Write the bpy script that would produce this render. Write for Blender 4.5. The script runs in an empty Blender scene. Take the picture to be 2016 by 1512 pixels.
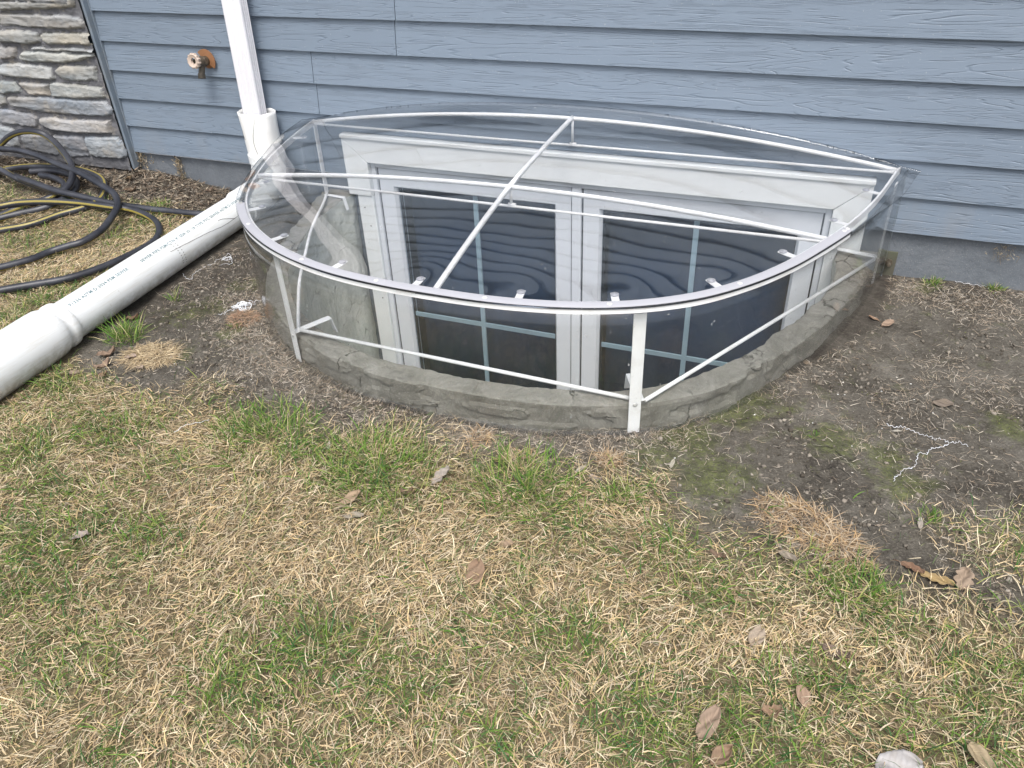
import bpy, bmesh, math, random
import numpy as np
from mathutils import Vector, Matrix, noise as mnoise
R = math.radians
scene = bpy.context.scene
COL = scene.collection

# ------------------------------------------------------------------ camera
cam_d = bpy.data.cameras.new('camera')
cam = bpy.data.objects.new('camera', cam_d)
COL.objects.link(cam)
fwd = Vector((-0.32217, 0.76021, -0.56417)); rt = Vector((0.9299, 0.36583, -0.03807)); up = Vector((-0.17745, 0.53689, 0.82478))
M = Matrix(((rt.x, up.x, -fwd.x, 0.0), (rt.y, up.y, -fwd.y, -2.387), (rt.z, up.z, -fwd.z, 1.1016), (0, 0, 0, 1)))
cam.matrix_world = M
cam_d.sensor_width = 36.0
cam_d.lens = 1557.48 / 2016 * 36.0
cam_d.clip_start = 0.02
cam_d.clip_end = 500
scene.camera = cam

# ------------------------------------------------------------------ sky, sun, exposure
SUN_EL, SUN_AZ = R(60), R(160)          # azimuth measured clockwise from +Y; light comes from behind the viewer
w = bpy.data.worlds.new("World"); scene.world = w; w.use_nodes = True
nt = w.node_tree; bg = nt.nodes['Background']
sky = nt.nodes.new('ShaderNodeTexSky'); sky.sky_type = 'NISHITA'; sky.sun_disc = False
sky.sun_elevation = SUN_EL; sky.sun_rotation = SUN_AZ
sky.air_density = 1.0; sky.dust_density = 4.0; sky.ozone_density = 1.0
hs = nt.nodes.new('ShaderNodeHueSaturation'); hs.inputs['Saturation'].default_value = 0.50
nt.links.new(sky.outputs[0], hs.inputs['Color']); nt.links.new(hs.outputs[0], bg.inputs['Color'])
bg.inputs['Strength'].default_value = 0.15
sd = bpy.data.lights.new('sun', 'SUN'); sd.energy = 1.5; sd.angle = R(22); sd.color = (1.0, 0.96, 0.9)
so = bpy.data.objects.new('sun', sd); COL.objects.link(so)
sdir = Vector((math.sin(SUN_AZ) * math.cos(SUN_EL), math.cos(SUN_AZ) * math.cos(SUN_EL), math.sin(SUN_EL)))
so.rotation_euler = sdir.to_track_quat('Z', 'Y').to_euler(); so.location = sdir * 20
scene.view_settings.view_transform = 'Standard'; scene.view_settings.look = 'None'
scene.view_settings.gamma = 1; scene.view_settings.exposure = 0.80
scene.render.engine = 'CYCLES'
scene.cycles.transparent_max_bounces = 24; scene.cycles.max_bounces = 8

# ------------------------------------------------------------------ materials
class NG:
    def __init__(s, name):
        s.m = bpy.data.materials.new(name); s.m.use_nodes = True
        s.t = s.m.node_tree; s.N = s.t.nodes; s.b = s.N['Principled BSDF']; s.out = s.N['Material Output']
    def n(s, kind, **kw):
        nd = s.N.new('ShaderNode' + kind)
        for k, v in kw.items():
            if hasattr(nd, k): setattr(nd, k, v)
            else: nd.inputs[k.replace('_', ' ')].default_value = v
        return nd
    def l(s, a, b): s.t.links.new(a, b)
    def obj(s, scale=(1, 1, 1), rot=(0, 0, 0)):
        tc = s.n('TexCoord'); mp = s.n('Mapping'); mp.inputs['Scale'].default_value = scale; mp.inputs['Rotation'].default_value = rot
        s.l(tc.outputs['Object'], mp.inputs['Vector']); return mp.outputs[0]
    def noise(s, vec, scale, detail=4, rough=.55, dist=0.0):
        nd = s.n('TexNoise'); nd.inputs['Scale'].default_value = scale; nd.inputs['Detail'].default_value = detail
        nd.inputs['Roughness'].default_value = rough; nd.inputs['Distortion'].default_value = dist
        s.l(vec, nd.inputs['Vector']); return nd.outputs['Fac']
    def ramp(s, fac, stops):
        nd = s.n('ValToRGB'); e = nd.color_ramp.elements
        e[0].position, e[0].color = stops[0][0], tuple(stops[0][1]) + (1,)
        e[1].position, e[1].color = stops[-1][0], tuple(stops[-1][1]) + (1,)
        for p, c in stops[1:-1]:
            x = e.new(p); x.color = tuple(c) + (1,)
        s.l(fac, nd.inputs['Fac']); return nd.outputs['Color']
    def mapr(s, v, a, b, c, d):
        nd = s.n('MapRange'); nd.inputs[1].default_value = a; nd.inputs[2].default_value = b
        nd.inputs[3].default_value = c; nd.inputs[4].default_value = d; s.l(v, nd.inputs[0]); return nd.outputs[0]
    def math(s, op, a, b=None):
        nd = s.n('Math', operation=op)
        for i, v in enumerate((a, b)):
            if v is None: continue
            if isinstance(v, (int, float)): nd.inputs[i].default_value = v
            else: s.l(v, nd.inputs[i])
        return nd.outputs[0]
    def mix(s, fac, a, b, mode='MIX'):
        nd = s.n('MixRGB', blend_type=mode)
        for i, v in enumerate((fac, a, b)):
            if isinstance(v, (int, float)): nd.inputs[i].default_value = v
            elif isinstance(v, tuple): nd.inputs[i].default_value = v + (1,)
            else: s.l(v, nd.inputs[i])
        return nd.outputs[0]
    def base(s, c):
        if isinstance(c, tuple): s.b.inputs['Base Color'].default_value = c + (1,)
        else: s.l(c, s.b.inputs['Base Color'])
    def rough(s, r):
        if isinstance(r, (int, float)): s.b.inputs['Roughness'].default_value = r
        else: s.l(r, s.b.inputs['Roughness'])
    def bump(s, h, strength=.5, dist=.002):
        nd = s.n('Bump'); nd.inputs['Strength'].default_value = strength; nd.inputs['Distance'].default_value = dist
        s.l(h, nd.inputs['Height']); s.l(nd.outputs[0], s.b.inputs['Normal']); return nd

def m_siding():
    g = NG('painted_siding'); v = g.obj((0.42, 1, 9))
    oi = g.n('ObjectInfo')
    big = g.noise(v, 1.8, 3, .5, .5)
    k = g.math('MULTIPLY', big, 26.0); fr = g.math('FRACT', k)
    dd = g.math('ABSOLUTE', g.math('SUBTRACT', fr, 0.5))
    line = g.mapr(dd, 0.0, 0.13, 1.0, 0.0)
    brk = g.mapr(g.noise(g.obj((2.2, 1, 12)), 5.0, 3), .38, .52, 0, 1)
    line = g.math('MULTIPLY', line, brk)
    fine = g.noise(g.obj((4, 1, 60)), 9.0, 4, .6)
    tone = g.noise(g.obj((1.0, 1, 1.5)), 1.3, 4)
    c = g.mix(tone, (0.150, 0.193, 0.248), (0.176, 0.221, 0.280))
    att = g.n('Attribute'); att.attribute_name = 'tone'
    c = g.mix(1.0, c, att.outputs['Color'], 'MULTIPLY')
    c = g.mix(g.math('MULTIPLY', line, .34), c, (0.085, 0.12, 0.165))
    sp = g.mapr(g.noise(g.obj(), 160, 2), .70, .74, 0, .4)
    c = g.mix(sp, c, (0.4, 0.42, 0.42))
    drt = g.mapr(g.noise(g.obj((3, 1, 1)), 3, 5, .7), .5, .75, 0, .3)
    hz = g.n('SeparateXYZ'); tc = g.n('TexCoord'); g.l(tc.outputs['Object'], hz.inputs[0])
    low = g.mapr(hz.outputs['Z'], .14, .32, 1, 0)
    c = g.mix(g.math('MULTIPLY', drt, low), c, (0.24, 0.22, 0.19))
    g.base(c); g.rough(.55)
    h = g.math('ADD', g.math('MULTIPLY', line, -1.2), g.math('MULTIPLY', fine, .45))
    g.bump(h, .8, .0011); return g.m

def m_simple(name, col, rough=.5, var=.06, scale=20, bump=.15, metal=0, dirt=0, dirtcol=(.2, .18, .14), spec=.5, bscale=None):
    g = NG(name); v = g.obj()
    n = g.noise(v, scale, 5)
    lo = tuple(max(0, x * (1 - var)) for x in col); hi = tuple(min(1, x * (1 + var)) for x in col)
    c = g.mix(n, lo, hi)
    if dirt:
        d = g.mapr(g.noise(g.obj(), scale * .4, 6, .7, .8), .48, .72, 0, dirt)
        c = g.mix(d, c, dirtcol)
    g.base(c); g.rough(g.mapr(n, .3, .7, max(0, rough - .08), rough + .08)); g.b.inputs['Metallic'].default_value = metal
    g.b.inputs['Specular IOR Level'].default_value = spec
    if bump: g.bump(g.noise(g.obj(), bscale or scale * 6, 4), bump, .001)
    return g.m

def m_clear(name, f0=.055, tint=(.93, .95, .95), haze=.02, spots=True):
    g = NG(name); g.N.remove(g.b)
    lw = g.n('LayerWeight'); lw.inputs['Blend'].default_value = .5
    p = g.math('POWER', lw.outputs['Facing'], 5.0)
    F = g.math('ADD', g.math('MULTIPLY', p, 1 - f0), f0)
    tr = g.n('BsdfTransparent'); tr.inputs[0].default_value = tint + (1,)
    gl = g.n('BsdfGlossy'); gl.inputs['Roughness'].default_value = .0
    df = g.n('BsdfDiffuse'); df.inputs[0].default_value = (.75, .78, .78, 1)
    bp = g.n('Bump'); bp.inputs['Strength'].default_value = .04; bp.inputs['Distance'].default_value = .004
    g.l(g.noise(g.obj(), 9, 2), bp.inputs['Height']); g.l(bp.outputs[0], gl.inputs['Normal'])
    m1 = g.n('MixShader'); g.l(F, m1.inputs[0]); g.l(tr.outputs[0], m1.inputs[1]); g.l(gl.outputs[0], m1.inputs[2])
    hz = g.mapr(g.noise(g.obj(), 6, 5, .7), .35, .75, haze * .4, haze * 1.8)
    if spots:
        s1 = g.mapr(g.noise(g.obj(), 75, 2, .5), .755, .78, 0, .3)
        s2 = g.mapr(g.noise(g.obj((1, 3, 1), (0, 0, .5)), 60, 3, .6), .73, .76, 0, .35)
        hz = g.math('MAXIMUM', g.math('MAXIMUM', s1, s2), hz)
    m2 = g.n('MixShader'); g.l(hz, m2.inputs[0]); g.l(m1.outputs[0], m2.inputs[1]); g.l(df.outputs[0], m2.inputs[2])
    g.l(m2.outputs[0], g.out.inputs[0]); return g.m

def m_edge():
    g = NG('sheet_edge'); g.N.remove(g.b)
    tr = g.n('BsdfTransparent'); tr.inputs[0].default_value = (.8, .85, .85, 1)
    df = g.n('BsdfGlossy'); df.inputs[0].default_value = (.55, .6, .65, 1); df.inputs['Roughness'].default_value = .35
    m = g.n('MixShader'); m.inputs[0].default_value = .55
    g.l(tr.outputs[0], m.inputs[1]); g.l(df.outputs[0], m.inputs[2]); g.l(m.outputs[0], g.out.inputs[0]); return g.m

def m_attr(name, rough=.6, trans=0.0, fine=0):
    g = NG(name); a = g.n('Attribute'); a.attribute_name = 'col'
    c = a.outputs['Color']
    if fine:
        c = g.mix(g.mapr(g.noise(g.obj(), fine, 4), .3, .7, 0, .35), c, (.25, .2, .14))
    g.base(c); g.rough(rough); g.b.inputs['Specular IOR Level'].default_value = .12
    if trans:
        t = g.n('BsdfTranslucent'); g.l(c, t.inputs[0]); m = g.n('MixShader'); m.inputs[0].default_value = trans
        g.l(g.b.outputs[0], m.inputs[1]); g.l(t.outputs[0], m.inputs[2]); g.l(m.outputs[0], g.out.inputs[0])
    return g.m

def m_ground():
    g = NG('soil'); v = g.obj()
    a = g.n('Attribute'); a.attribute_name = 'col'      # r: moss, g: lawn cover, b: darkening by wall, well ring and left strip
    sp = g.n('SeparateColor'); g.l(a.outputs['Color'], sp.inputs[0])
    n1 = g.noise(v, 5, 6, .65); n2 = g.noise(v, 38, 5, .7); n3 = g.noise(v, 190, 3, .6)
    soil = g.ramp(g.math('ADD', g.math('MULTIPLY', n1, .6), g.math('MULTIPLY', n2, .4)),
                  [(.36, (.036, .031, .026)), (.46, (.070, .063, .052)), (.56, (.110, .101, .086)), (.67, (.170, .158, .137))])
    soil = g.mix(g.mapr(n3, .56, .7, 0, .5), soil, (.22, .2, .17))
    soil = g.mix(g.mapr(n3, .43, .33, 0, .55), soil, (.035, .028, .022))
    mossc = g.ramp(n2, [(.35, (.035, .042, .016)), (.5, (.072, .086, .026)), (.66, (.14, .16, .045))])
    mf = g.math('MULTIPLY', g.mapr(g.math('ADD', sp.outputs[0], g.math('MULTIPLY', g.math('SUBTRACT', g.noise(v, 17, 6, .7), .5), 2.6)), .42, .85, 0, 1), g.mapr(n3, .35, .6, .25, .8))
    c = g.mix(mf, soil, mossc)
    c = g.mix(g.mapr(sp.outputs[1], 0, 1, 0, .9), c, g.ramp(n2, [(.3, (.06, .05, .028)), (.7, (.22, .175, .1))]))
    c = g.mix(g.math('MULTIPLY', sp.outputs[2], g.mapr(n2, .3, .6, .95, .5)), c, (.03, .024, .02))
    vo = g.n('TexVoronoi', feature='DISTANCE_TO_EDGE'); vo.inputs['Scale'].default_value = 14
    wv = g.n('VectorMath', operation='ADD'); ns = g.n('TexNoise'); ns.inputs['Scale'].default_value = 20
    g.l(v, ns.inputs[0]); sc = g.n('VectorMath', operation='SCALE'); sc.inputs['Scale'].default_value = .08
    g.l(ns.outputs['Color'], sc.inputs[0]); g.l(v, wv.inputs[0]); g.l(sc.outputs[0], wv.inputs[1]); g.l(wv.outputs[0], vo.inputs['Vector'])
    crack = g.math('MULTIPLY', g.mapr(vo.outputs['Distance'], 0, .018, 1, 0), g.mapr(g.noise(v, 4, 3), .58, .66, 0, 1))
    c = g.mix(g.math('MULTIPLY', crack, .5), c, (.022, .018, .015))
    g.base(c); g.rough(.9); g.b.inputs['Specular IOR Level'].default_value = .25
    h = g.math('ADD', g.math('MULTIPLY', n2, 1.0), g.math('ADD', g.math('MULTIPLY', n3, .45), g.math('MULTIPLY', crack, -1.2)))
    g.bump(h, 1.0, .008); return g.m

def m_concrete(name, a, b, c3, dark=.5):
    g = NG(name); v = g.obj()
    n1 = g.noise(v, 9, 8, .75, .8); n2 = g.noise(v, 55, 8, .75); n3 = g.noise(v, 260, 2)
    c = g.ramp(n1, [(.3, a), (.5, b), (.7, c3)])
    c = g.mix(g.mapr(n2, .52, .75, 0, .5), c, tuple(x * .62 for x in b))
    c = g.mix(g.mapr(n3, .62, .7, 0, .35), c, (.5, .48, .44))
    vo = g.n('TexVoronoi', feature='DISTANCE_TO_EDGE'); vo.inputs['Scale'].default_value = 4.5
    ns = g.n('TexNoise'); ns.inputs['Scale'].default_value = 6; ns.inputs['Detail'].default_value = 5; g.l(v, ns.inputs[0])
    sc = g.n('VectorMath', operation='SCALE'); sc.inputs['Scale'].default_value = .35; g.l(ns.outputs['Color'], sc.inputs[0])
    ad = g.n('VectorMath', operation='ADD'); g.l(v, ad.inputs[0]); g.l(sc.outputs[0], ad.inputs[1]); g.l(ad.outputs[0], vo.inputs['Vector'])
    vein = g.math('MULTIPLY', g.mapr(vo.outputs['Distance'], 0, .018, 1, 0), g.mapr(g.noise(v, 9, 4), .47, .58, 0, 1))
    c = g.mix(g.math('MULTIPLY', vein, dark), c, (.05, .05, .045))
    g.base(c); g.rough(.85); g.b.inputs['Specular IOR Level'].default_value = .25
    g.bump(g.math('ADD', g.math('ADD', n1, g.math('MULTIPLY', n2, .8)), g.math('MULTIPLY', vein, -.5 * dark)), 1.0 if dark > .2 else .5, .009); return g.m

def m_pvc():
    g = NG('white_pvc'); v = g.obj()
    n = g.noise(v, 8, 6, .7); n2 = g.noise(g.obj((30, 1.5, 30)), 4, 5, .6)
    c = g.mix(n, (.66, .69, .71), (.76, .775, .78))
    c = g.mix(g.mapr(n2, .50, .66, 0, .4), c, (.52, .50, .45))
    ge = g.n('TexCoord'); sx = g.n('SeparateXYZ'); g.l(ge.outputs['Object'], sx.inputs[0])
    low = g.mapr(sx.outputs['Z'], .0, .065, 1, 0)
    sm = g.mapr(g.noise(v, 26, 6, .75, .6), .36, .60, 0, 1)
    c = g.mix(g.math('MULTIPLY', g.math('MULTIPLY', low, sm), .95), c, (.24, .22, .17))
    sc = g.mapr(g.noise(g.obj((1, 5, 1)), 30, 3), .69, .73, 0, .5)
    c = g.mix(sc, c, (.42, .4, .36))
    g.base(c); g.rough(.38); g.bump(g.noise(v, 70, 3), .08, .001); return g.m

def m_hose():
    g = NG('hose_rubber'); uv = g.n('UVMap'); uv.uv_map = 'uv'
    s = g.n('SeparateXYZ'); g.l(uv.outputs[0], s.inputs[0])
    n = g.noise(uv.outputs[0], 40, 3)
    d = g.math('ABSOLUTE', g.math('SUBTRACT', s.outputs[1], .30))
    braid = g.math('FRACT', g.math('ADD', g.math('MULTIPLY', s.outputs[0], 110.0), g.math('MULTIPLY', s.outputs[1], 22.0)))
    st = g.math('MULTIPLY', g.mapr(d, .045, .055, 1, 0), g.mapr(braid, .35, .5, .45, 1))
    base = g.mix(g.mapr(g.noise(g.obj(), 12, 4), .35, .7, 0, 1), (.016, .018, .026), (.045, .048, .06))
    c = g.mix(g.math('MULTIPLY', st, .85), base, (.36, .29, .05))
    g.base(c); g.rough(.42); g.bump(g.math('ADD', braid, n), .12, .0006); return g.m

MAT = {}
MAT['siding'] = m_siding()
MAT['trim'] = m_simple('painted_trim', (.15, .185, .225), .5, .1, 30, .2, dirt=.35)
MAT['found'] = m_concrete('painted_parging', (.12, .135, .152), (.145, .162, .182), (.175, .19, .208), .15)
MAT['casing'] = m_simple('cream_casing', (.84, .865, .875), .45, .05, 14, .12, dirt=.12, dirtcol=(.5, .48, .43))
MAT['vinyl'] = m_simple('white_vinyl', (.74, .77, .82), .32, .03, 10, .03, dirt=.08, dirtcol=(.45, .43, .38))
MAT['gap'] = m_simple('black_seal_and_shadow_gap', (.012, .013, .015), .6, .1, 10, 0)  # window seals and spacers, plus the painted shadow line on the cover rim
MAT['grille'] = m_simple('grille_bar', (.54, .62, .64), .5, .04, 20, 0)
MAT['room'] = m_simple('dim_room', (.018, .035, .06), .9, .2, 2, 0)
MAT['pane_blue'] = m_simple('pane_blue_backing', (.024, .045, .090), .9, .2, 5, 0)  # added panel colour, gives the panes a blue reflection tone
MAT['glass'] = m_clear('window_glass', .09, (.74, .82, .88), .003, False)
MAT['dome'] = m_clear('clear_acrylic', .100, (.99, .992, .995), .006)
MAT['side'] = m_clear('clear_side_acrylic', .048, (.98, .985, .98), .012)
MAT['edge'] = m_edge()
MAT['edge2'] = m_edge(); MAT['edge2'].node_tree.nodes['Glossy BSDF'].inputs[0].default_value = (.10, .12, .16, 1)
MAT['alu'] = m_simple('strip_plastic', (.37, .375, .41), .35, .05, 30, .05)
MAT['white'] = m_simple('white_powder_coat', (.84, .85, .87), .35, .04, 30, .1, dirt=.28, dirtcol=(.45, .40, .32))
MAT['steel'] = m_simple('zinc_screw', (.62, .62, .62), .4, .1, 60, .0, metal=.2)
MAT['conc'] = m_concrete('cast_stone', (.20, .195, .172), (.29, .283, .255), (.40, .39, .36), .9)
MAT['concin'] = m_concrete('cast_stone_inside', (.52, .54, .49), (.66, .68, .62), (.78, .79, .74), .5)
MAT['concfr'] = m_concrete('cast_stone_shaded_front', (.13, .124, .106), (.20, .193, .17), (.30, .292, .265), .9)  # front face in shade, painted darker than the lit top
MAT['pvc'] = m_pvc()
MAT['alwhite'] = m_simple('white_aluminium', (.70, .70, .74), .4, .03, 8, .04, dirt=.12)
MAT['collar'] = m_simple('weathered_vinyl_white', (.74, .745, .74), .4, .05, 12, .15, dirt=.45, dirtcol=(.42, .4, .34))
MAT['ink'] = m_simple('pipe_ink', (.13, .20, .22), .6, .3, 60, 0)
MAT['scuff'] = m_simple('pencil_scuff', (.10, .10, .09), .7, .3, 60, 0)
MAT['hose'] = m_hose()
MAT['ground'] = m_ground()
MAT['stone'] = m_attr('ledge_stone', .8)
MAT['straw'] = m_attr('grass_blades', .6, .18)
MAT['leaf'] = m_attr('dry_leaf', .75, .12, 60)
MAT['chip'] = m_attr('litter', .85)
MAT['copper'] = m_simple('oxidised_copper', (.34, .17, .085), .5, .2, 40, .3, metal=.35, dirt=.4, dirtcol=(.25, .12, .06))
MAT['brass'] = m_simple('weathered_brass', (.10, .085, .065), .5, .3, 50, .4, metal=.4, dirt=.5, dirtcol=(.25, .2, .13))
MAT['wheel'] = m_simple('faded_handwheel', (.46, .37, .31), .6, .2, 60, .3, dirt=.4)
MAT['rust'] = m_simple('rusty_steel', (.085, .08, .06), .8, .4, 50, .5, dirt=.6, dirtcol=(.07, .09, .05))
MAT['curl'] = m_simple('white_shaving', (.72, .74, .78), .5, .05, 60, .0)

# bump for stone
g_ = MAT['stone'].node_tree
def _stonebump():
    g = NG.__new__(NG); g.m = MAT['stone']; g.t = g_; g.N = g_.nodes; g.b = g.N['Principled BSDF']; g.out = g.N['Material Output']
    v = g.obj(); n = g.noise(g.obj((1, 1, 3)), 30, 7, .7, .5)
    a = [x for x in g.N if x.type == 'ATTRIBUTE'][0]
    c = g.mix(g.mapr(n, .3, .7, 0, .55), a.outputs['Color'], g.mix(.5, a.outputs['Color'], (.10, .10, .10)))
    c = g.mix(g.mapr(g.noise(v, 14, 5, .7), .55, .7, 0, .5), c, (.36, .32, .26))
    c = g.mix(g.mapr(g.noise(g.obj((1, 1, 5)), 45, 5, .7), .6, .7, 0, .45), c, (.5, .5, .48))
    g.base(c); g.bump(n, .8, .005)
_stonebump()

# ------------------------------------------------------------------ mesh helpers
def link(name, verts, faces, mat, parent=None, smooth=False):
    me = bpy.data.meshes.new(name)
    if isinstance(verts, np.ndarray): verts = verts.tolist()
    me.from_pydata(verts, [], faces if isinstance(faces, list) else faces.tolist()); me.update()
    if smooth: me.polygons.foreach_set('use_smooth', [True] * len(me.polygons))
    o = bpy.data.objects.new(name, me); COL.objects.link(o)
    for m in (mat if isinstance(mat, (list, tuple)) else [mat]): me.materials.append(m)
    if parent: o.parent = parent
    return o
def tag(o, label=None, cat=None, group=None, kind=None):
    if label: o['label'] = label
    if cat: o['category'] = cat
    if group: o['group'] = group
    if kind: o['kind'] = kind
    return o
def empty(name, label, cat, group=None, loc=(0, 0, 0)):
    o = bpy.data.objects.new(name, None); COL.objects.link(o); o.location = loc; o.empty_display_size = .1
    return tag(o, label, cat, group)
class MB:
    def __init__(s): s.v = []; s.f = []
    def add(s, v, f):
        k = len(s.v); s.v += [tuple(map(float, p)) for p in v]; s.f += [tuple(i + k for i in q) for q in f]
    def box(s, x0, x1, y0, y1, z0, z1):
        v = [(x, y, z) for z in (z0, z1) for y in (y0, y1) for x in (x0, x1)]
        s.add(v, [(0, 2, 3, 1), (4, 5, 7, 6), (0, 1, 5, 4), (2, 6, 7, 3), (0, 4, 6, 2), (1, 3, 7, 5)])
    def tube(s, pts, r, n=10, cap=True, ry=None):
        pts = [Vector(p) for p in pts]; m = len(pts); rs = r if isinstance(r, (list, tuple)) else [r] * m
        t0 = (pts[1] - pts[0]).normalized(); u = t0.orthogonal().normalized(); vs = []
        if abs(t0.z) < .9: u = Vector((0, 0, 1)).cross(t0).normalized()
        for i, p in enumerate(pts):
            t = (pts[min(i + 1, m - 1)] - pts[max(i - 1, 0)]).normalized()
            u = (u - t * u.dot(t)).normalized(); w_ = t.cross(u)
            for k in range(n):
                a = 2 * math.pi * k / n; vs.append(p + u * (rs[i] * math.cos(a)) + w_ * (rs[i] * math.sin(a)))
        fs = [(i * n + k, i * n + (k + 1) % n, (i + 1) * n + (k + 1) % n, (i + 1) * n + k) for i in range(m - 1) for k in range(n)]
        if cap: fs += [tuple(range(n - 1, -1, -1)), tuple((m - 1) * n + k for k in range(n))]
        s.add(vs, fs)
    def strip(s, pts, wdt, th, upv=(0, 0, 1)):
        """flat bar along pts: wide across (t x up), th along up"""
        pts = [Vector(p) for p in pts]; U = Vector(upv); vs = []; m = len(pts)
        for i, p in enumerate(pts):
            t = (pts[min(i + 1, m - 1)] - pts[max(i - 1, 0)]).normalized(); sd_ = t.cross(U).normalized(); u2 = sd_.cross(t)
            for a, b in ((-1, -1), (1, -1), (1, 1), (-1, 1)): vs.append(p + sd_ * (a * wdt / 2) + u2 * (b * th / 2))
        fs = [(i * 4 + k, i * 4 + (k + 1) % 4, (i + 1) * 4 + (k + 1) % 4, (i + 1) * 4 + k) for i in range(m - 1) for k in range(4)]
        fs += [(3, 2, 1, 0), tuple((m - 1) * 4 + k for k in range(4))]; s.add(vs, fs)
    def lathe(s, c, axis, prof, n=24, cap=True):
        """prof: (t along axis, radius)"""
        A = Vector(axis).normalized(); u = A.orthogonal().normalized(); w_ = A.cross(u); c = Vector(c); vs = []
        for t, r in prof:
            for k in range(n):
                a = 2 * math.pi * k / n; vs.append(c + A * t + u * (r * math.cos(a)) + w_ * (r * math.sin(a)))
        m = len(prof)
        fs = [(i * n + k, i * n + (k + 1) % n, (i + 1) * n + (k + 1) % n, (i + 1) * n + k) for i in range(m - 1) for k in range(n)]
        if cap: fs += [tuple(range(n - 1, -1, -1)), tuple((m - 1) * n + k for k in range(n))]
        s.add(vs, fs)
    def build(s, name, mat, parent=None, smooth=False, bevel=0):
        o = link(name, s.v, s.f, mat, parent, smooth)
        if bevel:
            b = o.modifiers.new('b', 'BEVEL'); b.width = bevel; b.segments = 2; b.limit_method = 'ANGLE'
        return o
def autosmooth(o, ang=40):
    me = o.data; me.polygons.foreach_set('use_smooth', [True] * len(me.polygons))
    bm = bmesh.new(); bm.from_mesh(me)
    bmesh.ops.recalc_face_normals(bm, faces=bm.faces)
    for e in bm.edges:
        if len(e.link_faces) == 2 and e.calc_face_angle() > R(ang): e.smooth = False
    bm.to_mesh(me); bm.free(); return o
def spline(pts, k=8):
    P = [Vector(p) for p in pts]; out = []
    for i in range(len(P) - 1):
        a, b, c, d = P[max(i - 1, 0)], P[i], P[i + 1], P[min(i + 2, len(P) - 1)]
        for j in range(k):
            t = j / k
            out.append(.5 * ((2 * b) + (c - a) * t + (2 * a - 5 * b + 4 * c - d) * t * t + (3 * b - a - 3 * c + d) * t ** 3))
    out.append(P[-1]); return out
rng = np.random.default_rng(7); random.seed(7)
def vnoise(x, y, f, seed=0):
    x = np.asarray(x) * f + seed * 17.31; y = np.asarray(y) * f + seed * 7.77
    xi = np.floor(x).astype(int); yi = np.floor(y).astype(int); xf = x - xi; yf = y - yi
    def hsh(a, b):
        h = (a * 374761393 + b * 668265263 + seed * 1442695) & 0xffffffff; h = ((h ^ (h >> 13)) * 1274126177) & 0xffffffff
        return ((h ^ (h >> 16)) & 0xffff) / 65535.0
    u = xf * xf * (3 - 2 * xf); v = yf * yf * (3 - 2 * yf)
    return (hsh(xi, yi) * (1 - u) + hsh(xi + 1, yi) * u) * (1 - v) + (hsh(xi, yi + 1) * (1 - u) + hsh(xi + 1, yi + 1) * u) * v
def fbm(x, y, f, seed=0, o=4):
    s = 0; a = 1; t = 0
    for i in range(o): s = s + a * vnoise(x, y, f * 2 ** i, seed + i); t += a; a *= .5
    return s / t
def ss(a, b, x):
    t = np.clip((np.asarray(x, float) - a) / (b - a), 0, 1); return t * t * (3 - 2 * t)
def setcol(o, arr, name='col', dom='POINT'):
    at = o.data.color_attributes.new(name, 'FLOAT_COLOR', dom)
    a = np.ones((len(arr), 4), np.float32); a[:, :3] = arr; at.data.foreach_set('color', a.ravel())

# ------------------------------------------------------------------ shared plan data (metres; wall plane y=0, ground z=0)
XC, B0 = -0.758, 1.072
OUT = [(.206, .0), (.187, -.08), (.158, -.22), (.125, -.345), (.075, -.49), (-.005, -.665), (-.06, -.762), (-.12, -.845), (-.2, -.928), (-.31, -.998), (-.45, -1.045), (-.6, -1.068), (-.75, -1.072),
       (-.9, -1.064), (-1.03, -1.042), (-1.17, -.993), (-1.28, -.933), (-1.38, -.855), (-1.5, -.715), (-1.605, -.50), (-1.66, -.34), (-1.708, -.15), (-1.735, .0)]
_o = np.array([tuple(p)[:2] for p in spline([(x, y, 0) for x, y in OUT], 24)])
for _ in range(60): _o[1:-1] = .5 * _o[1:-1] + .25 * (_o[:-2] + _o[2:])
_s = np.concatenate([[0], np.cumsum(np.hypot(*np.diff(_o, axis=0).T))]); _s = _s / _s[-1] * math.pi
_th = np.arctan2(-_o[:, 1], _o[:, 0] - XC); _R = np.hypot(_o[:, 0] - XC, _o[:, 1])
_k = int(np.argmin(_o[:, 1]))
def ell(ph, off=0.0, *a_, **k_):
    """ph 0..pi along the outline from the right wall end to the left wall end: point and outward normal"""
    g = lambda p: Vector((float(np.interp(p, _s, _o[:, 0])), float(np.interp(p, _s, _o[:, 1])), 0))
    p = g(ph); e = .02; t = (g(min(ph + e, math.pi)) - g(max(ph - e, 0))).normalized(); nr = Vector((-t.y, t.x, 0))
    if nr.dot(p - Vector((XC, -.3, 0))) < 0: nr = -nr
    return p + nr * off, nr
def sides(y):
    y = max(min(y, 0), -B0 + .0005)
    return float(np.interp(y, _o[_k:, 1], _o[_k:, 0])), float(np.interp(y, _o[:_k + 1, 1][::-1], _o[:_k + 1, 0][::-1]))
def rdist(x, y):
    """signed distance (m) outside the outline, measured radially"""
    th = np.arctan2(-np.asarray(y), np.asarray(x) - XC); th = np.where(th < -1.6, th + 2 * math.pi, th)
    return np.hypot(np.asarray(x) - XC, y) - np.interp(th, _th, _R)
PH = [math.pi * i / 160 for i in range(161)]
PH = [0.0] + [p for p in PH[1:-1]] + [math.pi]
def hground(x, y):
    return .065 * ss(-1.95, -2.7, x) * ss(-.75, -.05, y)
def inwell(x, y, off=0.0):
    return (rdist(x, y) < off) & (np.asarray(y) < .001)
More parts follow.
